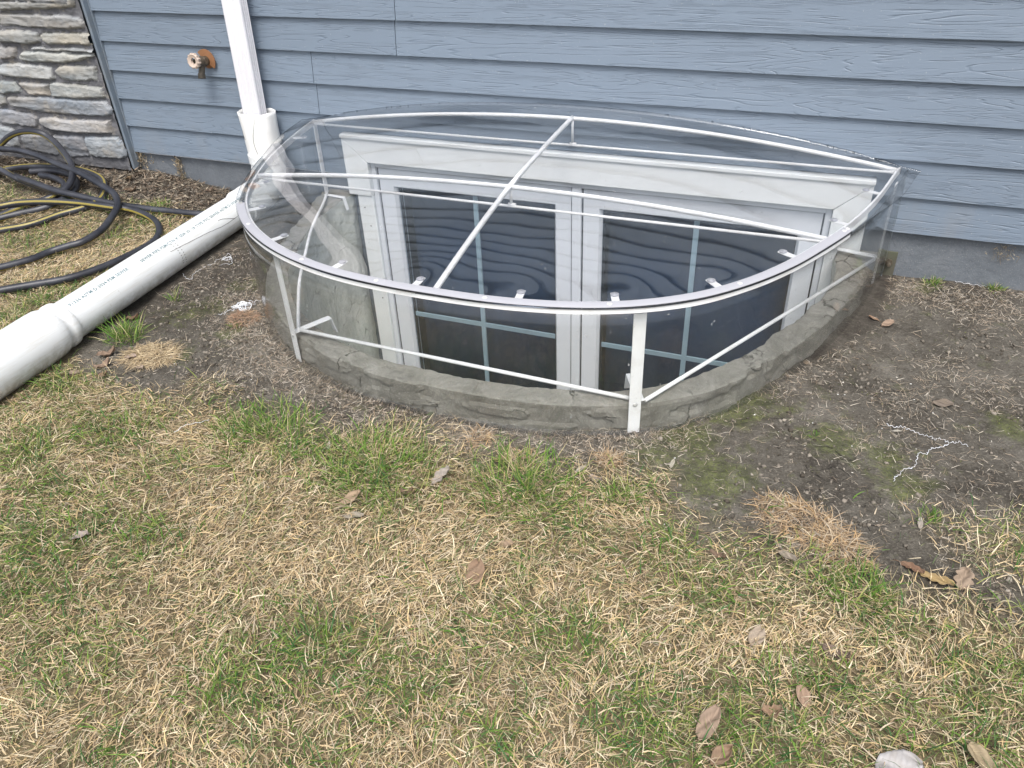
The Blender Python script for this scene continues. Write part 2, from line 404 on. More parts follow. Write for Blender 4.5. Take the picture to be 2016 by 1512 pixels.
# ------------------------------------------------------------------ ground
def axis(a, b, step, outer):
    core = list(np.arange(a, b + step / 2, step)); return np.array(sorted(set([-v for v in outer if -v < a - .1] + core + [v for v in outer if v > b + .1])))
gx = axis(-3.9, 1.5, .015, [2, 3, 5, 8, 14, 30, 60, -2]); gx = np.array(sorted(set(gx.tolist() + [-60, -30, -14, -8, -5.5, -4.4])))
gy = np.array([-60, -30, -14, -8, -5, -4, -3.4, -3.0, -2.8] + list(np.arange(-2.6, .031, .015)) + [.3, 1, 3, 8, 20, 60])
X, Y = np.meshgrid(gx, gy)
Z = hground(X, np.minimum(Y, 0)) + (fbm(X, Y, 3.0, 3) - .5) * .022 + (fbm(X, Y, 16, 9) - .5) * .012 + (fbm(X, Y, 60, 21, 2) - .5) * .005
near = ss(.12, .0, np.abs(rdist(X, Y))) * (Y < .1)
Z = Z * (1 - .7 * near) - .006
def zg(x, y):
    z = hground(x, np.minimum(y, 0)) + (fbm(x, y, 3.0, 3) - .5) * .022 + (fbm(x, y, 16, 9) - .5) * .012
    nr = ss(.12, .0, np.abs(rdist(x, y)))
    return z * (1 - .7 * nr) - .006
GREEN = []; MOSS = []
GREEN= [[-1.126, -1.273, 0.1], [-0.98, -1.282, 0.09], [-0.805, -1.314, 0.08], [-0.735, -1.236, 0.06], [-0.458, -1.245, 0.07], [-0.375, -1.296, 0.06], [-0.176, -1.18, 0.05], [0.19, -1.301, 0.09], [0.391, -1.265, 0.1], [0.051, -1.638, 0.1], [0.301, -1.538, 0.15], [0.379, -1.408, 0.12], [0.285, -1.381, 0.12], [-1.425, -1.579, 0.1], [-1.384, -1.694, 0.12], [-1.567, -1.52, 0.1], [-1.489, -1.148, 0.06], [-1.736, -1.278, 0.07], [-1.777, -1.026, 0.05], [-2.183, -1.034, 0.08], [0.038, -1.152, 0.05], [-0.251, -1.174, 0.06], [0.391, -1.059, 0.05], [0.35, -0.008, 0.03], [0.51, 0.008, 0.03], [-2.317, -0.21, 0.03], [-2.421, -0.601, 0.04], [-0.677, -1.705, 0.09], [-0.454, -1.759, 0.09], [-0.748, -1.847, 0.08], [-0.055, -1.413, 0.08], [-0.257, -1.565, 0.07], [-1.105, -1.626, 0.08], [0.121, -1.512, 0.09], [-0.857, -2.006, 0.08], [0.266, -1.131, 0.05], [-1.434, -1.397, 0.1], [-1.233, -1.406, 0.08], [-0.296, -1.766, 0.08], [-0.134, -1.697, 0.08]]
MOSS= [[-1.659, -0.803, 0.07], [-1.624, -0.655, 0.06], [-1.69, -0.877, 0.06], [-1.487, -0.904, 0.05], [-0.112, -0.807, 0.12], [-0.186, -0.975, 0.08], [-0.098, -0.566, 0.08], [0.23, -0.907, 0.07], [0.479, -0.692, 0.06], [-0.11, -1.092, 0.1], [0.127, -0.869, 0.08], [0.322, -0.051, 0.04], [-0.234, -1.065, 0.08], [0.258, -0.982, 0.06], [-1.565, -1.042, 0.05]]
BX = np.array([-6, -1.90, -1.72, -1.60, -1.37, -1.17, -.87, -.62, -.40, -.19, -.05, .01, .19, .44, .66, 6])
BY = np.array([-.3, -1.0, -1.24, -1.22, -1.20, -1.22, -1.205, -1.205, -1.19, -1.18, -1.23, -1.29, -1.31, -1.27, -1.25, -1.2])
def lawnmask(x, y):
    """1 inside the lawn, 0 on bare soil"""
    bnd = np.interp(x, BX, BY) + (fbm(x, y, 7, 31) - .5) * .24
    m = ss(-.10, .08, bnd - y) ** 1.4
    m = np.maximum(m, .85 * np.exp(-((x - .46) ** 2 / .014 + (y + 1.10 + (fbm(x, y, 12, 8) - .5) * .1) ** 2 / .004)))
    west = ss(-1.90, -2.0, x) * ss(-.18, -.42, y + (fbm(x, y, 6, 44) - .5) * .3)
    return np.maximum(m, west * .85)
def greenmask(x, y):
    g = np.zeros_like(np.asarray(x, float))
    for a, b, r in GREEN: g = np.maximum(g, np.exp(-(((x - a) ** 2 + ((y - b) * 1.25) ** 2) / (r * r * .75))))
    g = g * .85 + (fbm(x, y, 7, 77) - .46) * 2.0
    return np.clip(g, 0, 1)
def mossmask(x, y):
    g = np.zeros_like(np.asarray(x, float))
    for a, b, r in MOSS: g = np.maximum(g, np.exp(-(((x - a) ** 2 + (y - b) ** 2) / (r * r * .9))))
    return np.clip(g * .85 + .20, 0, 1)
V = np.stack([X.ravel(), Y.ravel(), Z.ravel()], 1)
ny, nx = X.shape
ii, jj = np.meshgrid(np.arange(nx - 1), np.arange(ny - 1))
cx_ = (gx[ii] + gx[ii + 1]) / 2; cy_ = (gy[jj] + gy[jj + 1]) / 2
rd_ = rdist(cx_, -np.abs(cy_)); hole_ = rd_ < -.15
for r_, c_ in zip(*np.where((rd_ >= -.15) & (rd_ < 0))):
    hole_[r_, c_] = np.min(np.hypot(_o[:, 0] - cx_[r_, c_], _o[:, 1] + abs(cy_[r_, c_]))) > .040
keep = ~(hole_ & (cy_ < .035)) & ~((cx_ > -6) & (cx_ < 5) & (cy_ > .04) & (cy_ < 8))
a = (jj * nx + ii)[keep]
F = np.stack([a, a + 1, a + nx + 1, a + nx], 1)
ground = link('ground', V, F, MAT['ground'], None, True); tag(ground, kind='structure')
lm = lawnmask(X, Y); darker = ss(-.30, -.02, Y) * (X > .1) * .55 + ss(-.33, -.1, Y) * (X < -1.7) * .9 + np.exp(-((X + 1.73) ** 2 / .03)) * ((Y < -.1) & (Y > -.95)) * .75  # darker ground along the wall and left of the well
ringd = np.abs(rdist(X, Y))
darker = np.clip(darker + ss(.05, .0, ringd) * .6, 0, 1)  # darker close around the well ring
setcol(ground, np.stack([mossmask(X, Y).ravel(), lm.ravel(), darker.ravel()], 1))

# ------------------------------------------------------------------ house
E_ = .104
house = empty('house', 'grey blue lap sided house wall with stone veneer and a basement window', 'house', loc=(0, 0, 0))
ZB = .135
TRX = -2.618
WX0, WX1, WZ1 = -1.606, .132, .285
mb = MB(); tones = []; TR = random.Random(3)
seams = {0: [], 1: [-2.2, 1.3], 2: [-1.69], 3: [-1.689], 4: [-1.355], 5: [-1.345], 6: [.9]}
seams = {0: [.62 - 3.0 + .0], 1: [1.9], 2: [-1.689, 1.9], 3: [-1.69], 4: [-1.355], 5: [-1.345], 6: [.9]}
seams[0] = []; seams[1] = []
XR = 4.6
k = 0
for k in range(50):
    z0 = ZB + E_ * k; z1 = z0 + E_ + .018
    cuts = seams.get(k, [TR.uniform(-2.3, 3.8)])
    xs = [TRX + .012] + sorted(cuts) + [XR]
    for q in range(len(xs) - 1):
        segs = [(xs[q] + (.0012 if q else 0), xs[q + 1] - (.0012 if q < len(xs) - 2 else 0), z0)]
        if z0 < WZ1:
            ns = []
            for (xa, xb, zz) in segs:
                if xa < WX0 < xb: ns.append((xa, WX0 - .001, zz))
                if xa < WX1 < xb: ns.append((WX1 + .001, xb, zz))
                if z1 - .018 > WZ1 + .004 and xa < WX0 and xb > WX1: ns.append((WX0, WX1, WZ1 + .003))
                if xb <= WX0 or xa >= WX1: ns.append((xa, xb, zz))
            segs = ns
        for (xa, xb, zz) in segs:
            fr = (zz - z0) / (z1 - z0); yb = -.0170 + .0140 * fr; t = TR.uniform(.955, 1.04)
            n = max(1, int((xb - xa) / .12)); vs = []; fs = []
            for i in range(n + 1):
                x = xa + (xb - xa) * i / n; wv = .0007 * math.sin(x * 3.1 + k)
                vs += [(x, 0, zz), (x, yb + wv * .6, zz + wv * (zz == z0)), (x, -.003, z1), (x, 0, z1)]
            for i in range(n):
                b0 = i * 4
                for e in range(3): fs.append((b0 + e, b0 + e + 1, b0 + e + 5, b0 + e + 4))
            fs += [(3, 2, 1, 0), (n * 4, n * 4 + 1, n * 4 + 2, n * 4 + 3)]
            tones += [t] * len(vs); mb.add(vs, fs)
sid = mb.build('siding', MAT['siding'], house)
setcol(sid, np.array([[t, t, t] for t in tones]), 'tone')
autosmooth(sid, 30)

mb = MB()   # foundation and wall body with the opening
mb.box(-6, -1.577, .004, .26, -1.5, .155); mb.box(.107, 5, .004, .26, -1.5, .155); mb.box(-1.577, .107, .02, .26, -1.5, -1.06)
fo = mb.build('foundation', MAT['found'], house)
mb = MB(); mb.box(-6, -1.52, .002, .25, .156, 5.4); mb.box(.045, 5, .002, .25, .156, 5.4); mb.box(-1.52, .045, .002, .25, .2, 5.4)
mb.box(-6, -5.8, .25, 8, -1.5, 5.4); mb.box(4.8, 5, .25, 8, -1.5, 5.4); mb.box(-5.8, 4.8, 7.8, 8, -1.5, 5.4)
wb = mb.build('wall_body', MAT['trim'], house)
mb = MB(); mb.box(TRX + .02, WX0, -.006, .003, ZB - .008, ZB - .001)
ss_ = mb.build('starter_strip', MAT['vinyl'], house)
mb = MB(); mb.box(TRX - .005, TRX + .007, -.038, 0, .068, 5.4)
mb.box(TRX + .007, TRX + .012, -.018, 0, .10, 5.4); mb.build('corner_trim', MAT['trim'], house, bevel=.0015)
# eave
mb = MB(); mb.box(-6, 5, -.45, .3, 5.42, 5.6); mb.build('eave', MAT['trim'], house)
# basement room behind the glass
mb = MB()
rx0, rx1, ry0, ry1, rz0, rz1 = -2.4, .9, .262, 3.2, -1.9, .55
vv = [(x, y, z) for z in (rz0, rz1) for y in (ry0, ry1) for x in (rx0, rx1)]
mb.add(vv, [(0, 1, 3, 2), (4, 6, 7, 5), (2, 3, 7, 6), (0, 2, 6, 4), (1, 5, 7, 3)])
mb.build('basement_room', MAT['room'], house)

# stone veneer: one height field
STONES= [[[-2.958, 0.76], [-2.59, 0.764], [-2.629, 0.669], [-2.762, 0.661], [-2.871, 0.655], [-3.019, 0.65]], [[-3.025, 0.64], [-2.879, 0.639], [-2.737, 0.64], [-2.618, 0.637], [-2.606, 0.619], [-2.615, 0.595], [-2.691, 0.591], [-2.796, 0.592], [-2.868, 0.592], [-3.05, 0.595]], [[-3.06, 0.578], [-2.91, 0.581], [-2.855, 0.575], [-2.858, 0.54], [-2.898, 0.533], [-3.084, 0.534]], [[-2.849, 0.568], [-2.821, 0.577], [-2.609, 0.582], [-2.587, 0.569], [-2.593, 0.545], [-2.624, 0.541], [-2.824, 0.536], [-2.841, 0.545]], [[-3.092, 0.52], [-3.002, 0.518], [-3.019, 0.477], [-3.12, 0.47]], [[-2.936, 0.524], [-2.83, 0.523], [-2.603, 0.527], [-2.599, 0.516], [-2.676, 0.51], [-2.763, 0.514], [-2.917, 0.51]], [[-3.003, 0.488], [-2.969, 0.504], [-2.801, 0.51], [-2.679, 0.504], [-2.599, 0.512], [-2.611, 0.5], [-2.709, 0.478], [-2.784, 0.469], [-2.896, 0.466], [-2.999, 0.468]], [[-3.13, 0.452], [-3.011, 0.459], [-2.883, 0.455], [-2.853, 0.448], [-2.852, 0.409], [-2.871, 0.403], [-3.042, 0.402], [-3.118, 0.403], [-3.154, 0.41]], [[-2.832, 0.439], [-2.806, 0.461], [-2.616, 0.466], [-2.63, 0.41], [-2.706, 0.406], [-2.815, 0.406]], [[-3.166, 0.387], [-3.081, 0.386], [-3.067, 0.346], [-3.156, 0.334], [-3.195, 0.336]], [[-3.066, 0.384], [-2.897, 0.388], [-2.912, 0.336], [-3.023, 0.335]], [[-2.887, 0.39], [-2.769, 0.394], [-2.618, 0.387], [-2.618, 0.348], [-2.774, 0.337], [-2.902, 0.337]], [[-3.157, 0.323], [-3.001, 0.332], [-2.85, 0.333], [-2.629, 0.338], [-2.617, 0.325], [-2.604, 0.305], [-2.609, 0.288], [-2.641, 0.277], [-2.88, 0.269], [-2.957, 0.268], [-3.107, 0.279], [-3.16, 0.283]], [[-3.199, 0.328], [-3.168, 0.328], [-3.172, 0.291], [-3.21, 0.28], [-3.228, 0.277]], [[-3.231, 0.271], [-3.047, 0.259], [-3.027, 0.243], [-3.049, 0.205], [-3.127, 0.203], [-3.268, 0.205]], [[-3.016, 0.25], [-2.925, 0.255], [-2.851, 0.25], [-2.629, 0.263], [-2.646, 0.213], [-2.807, 0.2], [-2.932, 0.2], [-2.987, 0.206], [-3.023, 0.221]], [[-3.271, 0.2], [-3.194, 0.191], [-3.195, 0.114], [-3.29, 0.091], [-3.332, 0.09]], [[-3.157, 0.17], [-2.993, 0.18], [-2.981, 0.091], [-3.178, 0.106]], [[-2.978, 0.178], [-2.809, 0.187], [-2.808, 0.1], [-2.919, 0.089], [-2.972, 0.094]], [[-2.803, 0.187], [-2.623, 0.2], [-2.607, 0.176], [-2.598, 0.122], [-2.635, 0.107], [-2.8, 0.105]]]

allst = [[tuple(p) for p in s] for s in STONES]
TS = random.Random(11)
z = .68
while z < 2.2:       # courses above the picture
    h_ = TS.uniform(.035, .085); x = -2.62 - TS.uniform(0, .04)
    while x > -4.6:
        wd = TS.uniform(.16, .42); j = lambda: TS.uniform(-.006, .006)
        allst.append([(x - wd + j(), z + j()), (x - wd / 2, z + j()), (x + j(), z + j()), (x + j(), z + h_ / 2), (x + j(), z + h_ + j()), (x - wd / 2, z + h_ + j()), (x - wd + j(), z + h_ + j())])
        x -= wd + .014
    z += h_ + .016
rows = [(.09, .195), (.2, .27), (.28, .33), (.338, .392), (.405, .455), (.47, .525), (.535, .58), (.595, .64), (.655, .67)]
for (za, zb_) in rows:                        # outside the left edge of the picture
    x = -3.16 - (.27 - za) * .45 if za < .3 else -3.13 + (za - .3) * .3
    x = {0: -3.35, 1: -3.285, 2: -3.245, 3: -3.215, 4: -3.17, 5: -3.135, 6: -3.10, 7: -3.06, 8: -3.03}[rows.index((za, zb_))]
    while x > -4.6:
        wd = TS.uniform(.16, .42); j = lambda: TS.uniform(-.005, .005)
        allst.append([(x - wd + j(), za + j()), (x + j(), za + j()), (x + j(), zb_ + j()), (x - wd + j(), zb_ + j())]); x -= wd + .014
step = .0045
sx = np.arange(-4.3, TRX - .004, step); sz = np.arange(.062, 1.6, step)
SX, SZ = np.meshgrid(sx, sz)
wx = (fbm(SX, SZ, 30, 5) - .5) * .012; wz = (fbm(SX, SZ, 30, 15) - .5) * .010
depth = np.full(SX.shape, -.042) + (fbm(SX, SZ, 50, 60) - .5) * .010
colr = np.zeros(SX.shape + (3,)); colr[:] = (.13, .132, .145)
pal = [(.36, .35, .31), (.30, .31, .32), (.40, .39, .36), (.22, .235, .26), (.33, .31, .27), (.27, .285, .31), (.38, .385, .38)]
cols_fixed = [(.33, .31, .26), (.31, .30, .28), (.27, .29, .29), (.42, .40, .33), (.30, .275, .25), (.38, .39, .38), (.44, .46, .43), (.42, .43, .42), (.36, .36, .33), (.23, .28, .30), (.33, .31, .28), (.36, .36, .32), (.25, .265, .285), (.25, .28, .30), (.215, .215, .235), (.40, .39, .385), (.30, .34, .38), (.235, .245, .265), (.185, .185, .205), (.29, .335, .38)]
for si, st in enumerate(allst):
    P = np.array(st); x0, x1, z0, z1 = P[:, 0].min() - .01, P[:, 0].max() + .01, P[:, 1].min() - .01, P[:, 1].max() + .01
    m = (SX > x0 - .022) & (SX < x1 - .022) & (SZ > z0) & (SZ < z1)
    if not m.any(): continue
    px = (SX + wx)[m] + .022; pz = (SZ + wz)[m]; ins = np.zeros(px.shape, bool); dmin = np.full(px.shape, 9.)
    for i in range(len(P)):
        ax, az = P[i]; bx, bz = P[(i + 1) % len(P)]
        cr = ((az > pz) != (bz > pz)) & (px < (bx - ax) * (pz - az) / ((bz - az) if abs(bz - az) > 1e-9 else 1e-9) + ax); ins ^= cr
        dx, dz = bx - ax, bz - az; t = np.clip(((px - ax) * dx + (pz - az) * dz) / (dx * dx + dz * dz + 1e-12), 0, 1)
        dmin = np.minimum(dmin, np.hypot(px - ax - t * dx, pz - az - t * dz))
    rr = random.Random(si); base = rr.uniform(.052, .060); c = cols_fixed[si] if si < len(cols_fixed) else rr.choice(pal)
    c = tuple(.55 * k_ + .45 * (.31, .315, .32)[q_] for q_, k_ in enumerate(c))
    sl = rr.uniform(-.08, .08); slx = rr.uniform(-.03, .03); cx0, cz0 = P[:, 0].mean(), P[:, 1].mean()
    hgt = base * (.62 + .38 * ss(0, .0055, dmin)) + (fbm(px, pz * 2.5, 16, si % 40, 3) - .5) * .007 + (fbm(px, pz * 1.5, 90, si % 31, 3) - .5) * .0035 + (pz - cz0) * sl + (px - cx0) * slx
    # strata ledges
    led = fbm(px * .5, pz * 3, 14, (si * 3) % 50, 3); hgt += (np.floor(led * 5) / 5 - .5) * .009
    old = depth[m]; new = np.where(ins, -hgt, old); depth[m] = new
    cc = colr[m]; tint = (1 + (fbm(px, pz * 2, 14, si % 30) - .5) * .55)[:, None]; tint2 = (fbm(px, pz * 3, 8, si % 23 + 5) - .5)[:, None] * np.array([.10, .03, -.06])
    cc[ins] = (np.array(c) * tint + tint2)[ins]; colr[m] = cc
V = np.stack([SX.ravel(), depth.ravel(), SZ.ravel()], 1)
nz, nx_ = SX.shape
ii, jj = np.meshgrid(np.arange(nx_ - 1), np.arange(nz - 1)); a = (jj * nx_ + ii).ravel()
below = (SZ.ravel()[a] < .10) & (depth.ravel()[a] > -.03)
F = np.stack([a, a + 1, a + nx_ + 1, a + nx_], 1)[~below]
sv = link('stone_veneer', V, F, MAT['stone'], house, True); setcol(sv, np.clip(colr.reshape(-1, 3), .02, .8))

# window: casing, frame, two sashes
win = MB()
cy0, cy1 = -.034, .003
fx0, fx1, fz1, fzb = -1.513, .038, .190, -1.05
def mitred(mbx, x0, x1, zt, ix0, ix1, izt, zbot, y0, y1, g=.0012):
    mbx.add([(x0 + g, y0, zt), (x1 - g, y0, zt), (ix1 - g, y0, izt), (ix0 + g, y0, izt), (x0 + g, y1, zt), (x1 - g, y1, zt), (ix1 - g, y1, izt), (ix0 + g, y1, izt)],
            [(0, 3, 2, 1), (4, 5, 6, 7), (0, 1, 5, 4), (3, 7, 6, 2), (0, 4, 7, 3), (1, 2, 6, 5)])
    for (a_, b_) in ((x0, ix0), (x1, ix1)):
        mbx.add([(a_, y0, zt - g), (b_, y0, izt - g), (b_, y0, zbot), (a_, y0, zbot), (a_, y1, zt - g), (b_, y1, izt - g), (b_, y1, zbot), (a_, y1, zbot)],
                [(0, 1, 2, 3), (4, 7, 6, 5), (0, 4, 5, 1), (1, 5, 6, 2), (2, 6, 7, 3), (3, 7, 4, 0)])
window = MB(); mitred(window, WX0, WX1, .272, fx0, fx1, fz1, .067, cy0, cy1)
window.box(WX0 - .002, WX1 + .002, cy0 - .006, cy1, .2735, WZ1)       # drip cap
# the narrow casing leg continues down in the well
window.box(-1.576, fx0, -.028, .003, -1.05, .0655); window.box(fx1, .104, -.028, .003, -1.05, .0655)
wobj = window.build('basement_window', MAT['casing'], house, bevel=.0012); autosmooth(wobj)
wobj['label'] = 'wide cream casing around the basement window'
nails = [(-1.59, .262), (-1.545, .245), (-1.30, .245), (-.95, .25), (-.62, .228), (-.30, .247), (-.05, .232), (.11, .235), (.06, .205), (.10, .14), (-1.57, .16), (-1.535, -.05), (-1.55, .02), (-1.53, -.35)]
for x, z_ in nails:
    mb = MB(); mb.lathe((x, cy0 + .001, z_), (0, -1, 0), [(0, .0028), (.0006, .0024)], 8); mb.build('nail_head', MAT['rust'], wobj)
fr = MB()
F0, F1 = fx0 + .001, fx1 - .001
fr.box(F0, F0 + .018, -.016, .05, fzb, fz1 - .001); fr.box(F1 - .018, F1, -.016, .05, fzb, fz1 - .001)
fr.box(F0 + .018, F1 - .018, -.016, .05, fz1 - .021, fz1 - .001); fr.box(F0 + .018, F1 - .018, -.016, .06, fzb, fzb + .03)
fr.box(-.7615, -.7295, -.017, .05, fzb + .03, fz1 - .021)
fr.box(F0 - .0, F0 + .004, -.030, -.0165, fzb, fz1 - .001) if False else None
fo_ = fr.build('window_frame', MAT['vinyl'], wobj, bevel=.002)
gp = MB(); gp.box(F0 + .017, F1 - .017, .012, .05, fzb + .02, fz1 - .018); 
gpo = MB()
for (a_, b_) in ((F0 + .018, F0 + .023), (-.7665, -.7615), (-.7295, -.7245), (F1 - .023, F1 - .018)):
    gpo.box(a_, b_, -.004, .05, fzb + .03, fz1 - .021)
gpo.box(F0 + .018, -.7615, -.004, .05, fz1 - .0255, fz1 - .0213); gpo.box(-.7295, F1 - .018, -.004, .05, fz1 - .0255, fz1 - .0213)
gpo.build('weather_seal', MAT['gap'], wobj)
def sash(x0, x1):
    s = MB(); z0, z1 = fzb + .032, fz1 - .0256; gx0, gx1, gz0, gz1 = x0 + .062, x1 - .062, z0 + .065, z1 - .07
    y0, y1 = -.006, .045
    s.add([(x0, y0, z1), (x1, y0, z1), (x1, y0, z0), (x0, y0, z0), (gx0 - .008, y0, gz1 + .008), (gx1 + .008, y0, gz1 + .008), (gx1 + .008, y0, gz0 - .008), (gx0 - .008, y0, gz0 - .008),
           (gx0, y0 + .014, gz1), (gx1, y0 + .014, gz1), (gx1, y0 + .014, gz0), (gx0, y0 + .014, gz0), (x0, y1, z1), (x1, y1, z1), (x1, y1, z0), (x0, y1, z0), (gx0, y1, gz1), (gx1, y1, gz1), (gx1, y1, gz0), (gx0, y1, gz0)],
          [(0, 4, 5, 1), (1, 5, 6, 2), (2, 6, 7, 3), (3, 7, 4, 0), (4, 8, 9, 5), (5, 9, 10, 6), (6, 10, 11, 7), (7, 11, 8, 4), (8, 16, 17, 9), (9, 17, 18, 10), (10, 18, 19, 11), (11, 19, 16, 8),
           (0, 1, 13, 12), (1, 2, 14, 13), (2, 3, 15, 14), (3, 0, 12, 15)])
    so_ = s.build('sash', MAT['vinyl'], wobj)
    g = MB(); g.add([(gx0, .012, gz0), (gx1, .012, gz0), (gx1, .012, gz1), (gx0, .012, gz1)], [(0, 1, 2, 3)])
    g.build('pane', MAT['glass'], wobj)
    gr = MB(); mx = (gx0 + gx1) / 2; mz = -.43
    gr.box(mx - .0085, mx + .0085, .019, .026, gz0, gz1); gr.box(gx0, mx - .0086, .0192, .0258, mz - .0085, mz + .0085); gr.box(mx + .0086, gx1, .0192, .0258, mz - .0085, mz + .0085)
    gr.build('grille', MAT['grille'], wobj)
    sp = MB()
    sp.box(gx0, gx0 + .006, .018, .03, gz0, gz1); sp.box(gx1 - .006, gx1, .018, .03, gz0, gz1); sp.box(gx0 + .006, gx1 - .006, .018, .03, gz1 - .006, gz1)
    sp.build('pane_spacer', MAT['gap'], wobj)
sash(F0 + .023, -.7667); sash(-.7243, F1 - .023)
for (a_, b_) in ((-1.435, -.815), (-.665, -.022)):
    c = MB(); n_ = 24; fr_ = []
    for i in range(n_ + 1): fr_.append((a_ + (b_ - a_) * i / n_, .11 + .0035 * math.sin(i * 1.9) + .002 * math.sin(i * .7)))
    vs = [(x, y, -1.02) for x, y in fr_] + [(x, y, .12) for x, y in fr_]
    c.add(vs, [(i, i + 1, n_ + 2 + i, n_ + 1 + i) for i in range(n_)]); o_ = c.build('added_blue_panel', MAT['pane_blue'], wobj, True)  # added dark-blue panel, stands in for bluish reflections in the panes
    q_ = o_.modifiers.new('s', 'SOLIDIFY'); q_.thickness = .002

# ------------------------------------------------------------------ window well wall (cast stone ring)
def sweep(name, prof, phs, mat, parent=None, a=0, b=0, smooth=True, nf=None, closed=True, extra=None):
    vs = []; m = len(prof)
    for p in phs:
        for (o_, z_) in prof:
            q, nr = ell(p, o_, a, b)
            q = Vector((q.x, q.y, z_))
            if nf: q = q + nf(q, nr, o_, z_)
            vs.append(q)
    n = len(phs); e = m if closed else m - 1
    fs = [(i * m + k, (i + 1) * m + k, (i + 1) * m + (k + 1) % m, i * m + (k + 1) % m) for i in range(n - 1) for k in range(e)]
    if closed: fs += [tuple(range(m)), tuple((n - 1) * m + k for k in range(m - 1, -1, -1))]
    o = link(name, [tuple(v) for v in vs], fs, mat, parent, smooth); return o
well = empty('window_well', 'grey cast stone window well wall sunk around the basement window', 'window well', loc=(XC, -.5, 0))
def place(o, par):
    o.parent = par; o.matrix_parent_inverse = Matrix.Translation(-par.location); return o
phs = [math.pi * i / 900 for i in range(901)]
phs[0] = .006; phs[-1] = math.pi - .006
prof = [(-.078, z_) for z_ in np.arange(-1.3, -.05, .05)] + [(-.078, z_) for z_ in np.arange(-.04, .05, .012)] + [(-.0775, .059), (-.0745, .0625)] + [(o_, .063) for o_ in np.linspace(-.068, -.026, 10)] + [(-.0215, .0622), (-.0192, .0590)] + [(-.0185, z_) for z_ in np.arange(.054, -.05, -.006)] + [(-.019, -.12), (-.019, -.3)]
def stn(q, nr, o_, z_):
    fl_ = float(ss(-.30, -.0, q.y)) * .045 * max(0, (-o_ - .026)) / .052
    return stn0(q, nr, o_, z_) - nr * fl_
def stn0(q, nr, o_, z_):
    n1 = mnoise.fractal(q * 9, 1, 2, 4) ; n2 = mnoise.fractal(q * 40 + Vector((5, 1, 2)), 1, 2, 4)
    led = mnoise.noise(Vector((q.x * 5, q.y * 5, z_ * 30)))
    ch = max(0, mnoise.noise(Vector((q.x * 22, q.y * 22, 4))) - .15) * .018
    if o_ < -.0735: amp = .010 if z_ < -.06 else .007; return nr * (n1 * amp + n2 * .003)
    if o_ > -.022:
        d = n1 * .004 + n2 * .0025 + .007 * float(ss(.04, .09, led)) - (ch if z_ > .04 else 0) + .004 * float(ss(.03, .0, z_)); return nr * min(d, .015) + Vector((0, 0, n1 * .004 + n2 * .002 - ch * .5 if z_ > .045 else 0))
    s_ = math.cos(math.atan2(q.y, q.x - XC) * 17) 
    return Vector((0, 0, n1 * .003 + n2 * .0026 - (.003 if s_ > .997 else 0))) + nr * n1 * .005
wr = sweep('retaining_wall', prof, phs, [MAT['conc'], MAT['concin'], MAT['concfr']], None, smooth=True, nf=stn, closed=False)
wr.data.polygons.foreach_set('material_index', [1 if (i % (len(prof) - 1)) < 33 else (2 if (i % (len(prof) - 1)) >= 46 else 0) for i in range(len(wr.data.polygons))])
autosmooth(wr, 24)
place(wr, well)
mb = MB(); N_ = 60
mb.add([(XC, -.5, -1.27)] + [tuple(ell(math.pi * i / N_, -.10)[0][:2]) + (-1.27,) for i in range(N_ + 1)], [(0, i + 1, i + 2) for i in range(N_)] + [(0, N_ + 1, 1)])
place(mb.build('gravel_floor', MAT['conc']), well)
# dark caulk where the ring meets the foundation
# ------------------------------------------------------------------ the clear cover
cover = empty('window_well_cover', 'clear dome cover on a white metal frame over the basement window well', 'window well cover', loc=(XC, -.5, .3))
ZR = .318
CR = [p for p in [math.pi * i / 200 for i in range(201)]]; CR[0] = .012; CR[-1] = math.pi - .012
clips = [(-0.554, -1.023), (-0.781, -1.035), (-1.001, -1.005), (-1.235, -0.927), (-1.412, -0.777), (-1.53, -.60), (-1.667, -0.193), (-1.688, -.03), (-0.355, -0.973), (-0.177, -0.848), (-0.048, -0.664), (0.052, -0.447), (0.122, -0.211), (0.165, -0.03)]
def crown(y): return .078 * (1 - (min(-y, B0) / B0) ** 1.35)
def dome_z(x, y):
    l_, r_ = sides(y); u = (x - XC) / max(r_ - XC if x > XC else XC - l_, .03)
    bul = .20 * max(0, (-.55 - y)) * max(0, y + B0) + .12 * max(0, -y) * max(0, y + .55)
    return .3245 + (crown(y) + bul) * max(-.12, 1 - u * u)
vs = []; fs = []; nphi, nw = 70, 110
for i in range(nphi + 1):
    y = -.004 - (B0 - .0045) * math.sin(math.pi / 2 * i / nphi)
    over = .012 + .024 * float(ss(-.45, -.15, y)); L_, R_ = sides(y)
    iL = int(np.argmin(np.hypot(_o[:, 0] - L_, _o[:, 1] - y))); iR = int(np.argmin(np.hypot(_o[:, 0] - R_, _o[:, 1] - y)))
    nL = ell(_s[iL])[1]; nR = ell(_s[iR])[1]
    for j in range(nw + 1):
        t = -math.cos(math.pi * j / nw); nn_ = nR if t > 0 else nL; x = (XC + (R_ - XC + over * nR.x) * t) if t > 0 else (XC + (XC - L_ - over * nL.x) * t); yy = min(y + over * nn_.y * (abs(t) if i < nphi - 6 else 1), -.016)
        z_ = dome_z(x, y)
        wob = .0019 * mnoise.noise(Vector((x * 3.6, yy * 4.6, 1.7))) + .0007 * mnoise.noise(Vector((x * 9, yy * 7, 5.1)))
        dim = sum(.0017 * math.exp(-((x - a) ** 2 + (yy - b) ** 2) / .0035) for a, b in clips)
        edge = min(1, (1 - abs(t)) * 12)
        up_ = .030 * max(0, 1 - ((x - XC) / .95) ** 2) ** .8 * max(0, 1 - i / 5.0) ** 1.6
        vs.append((x, yy, z_ + wob * edge - dim * edge + up_))
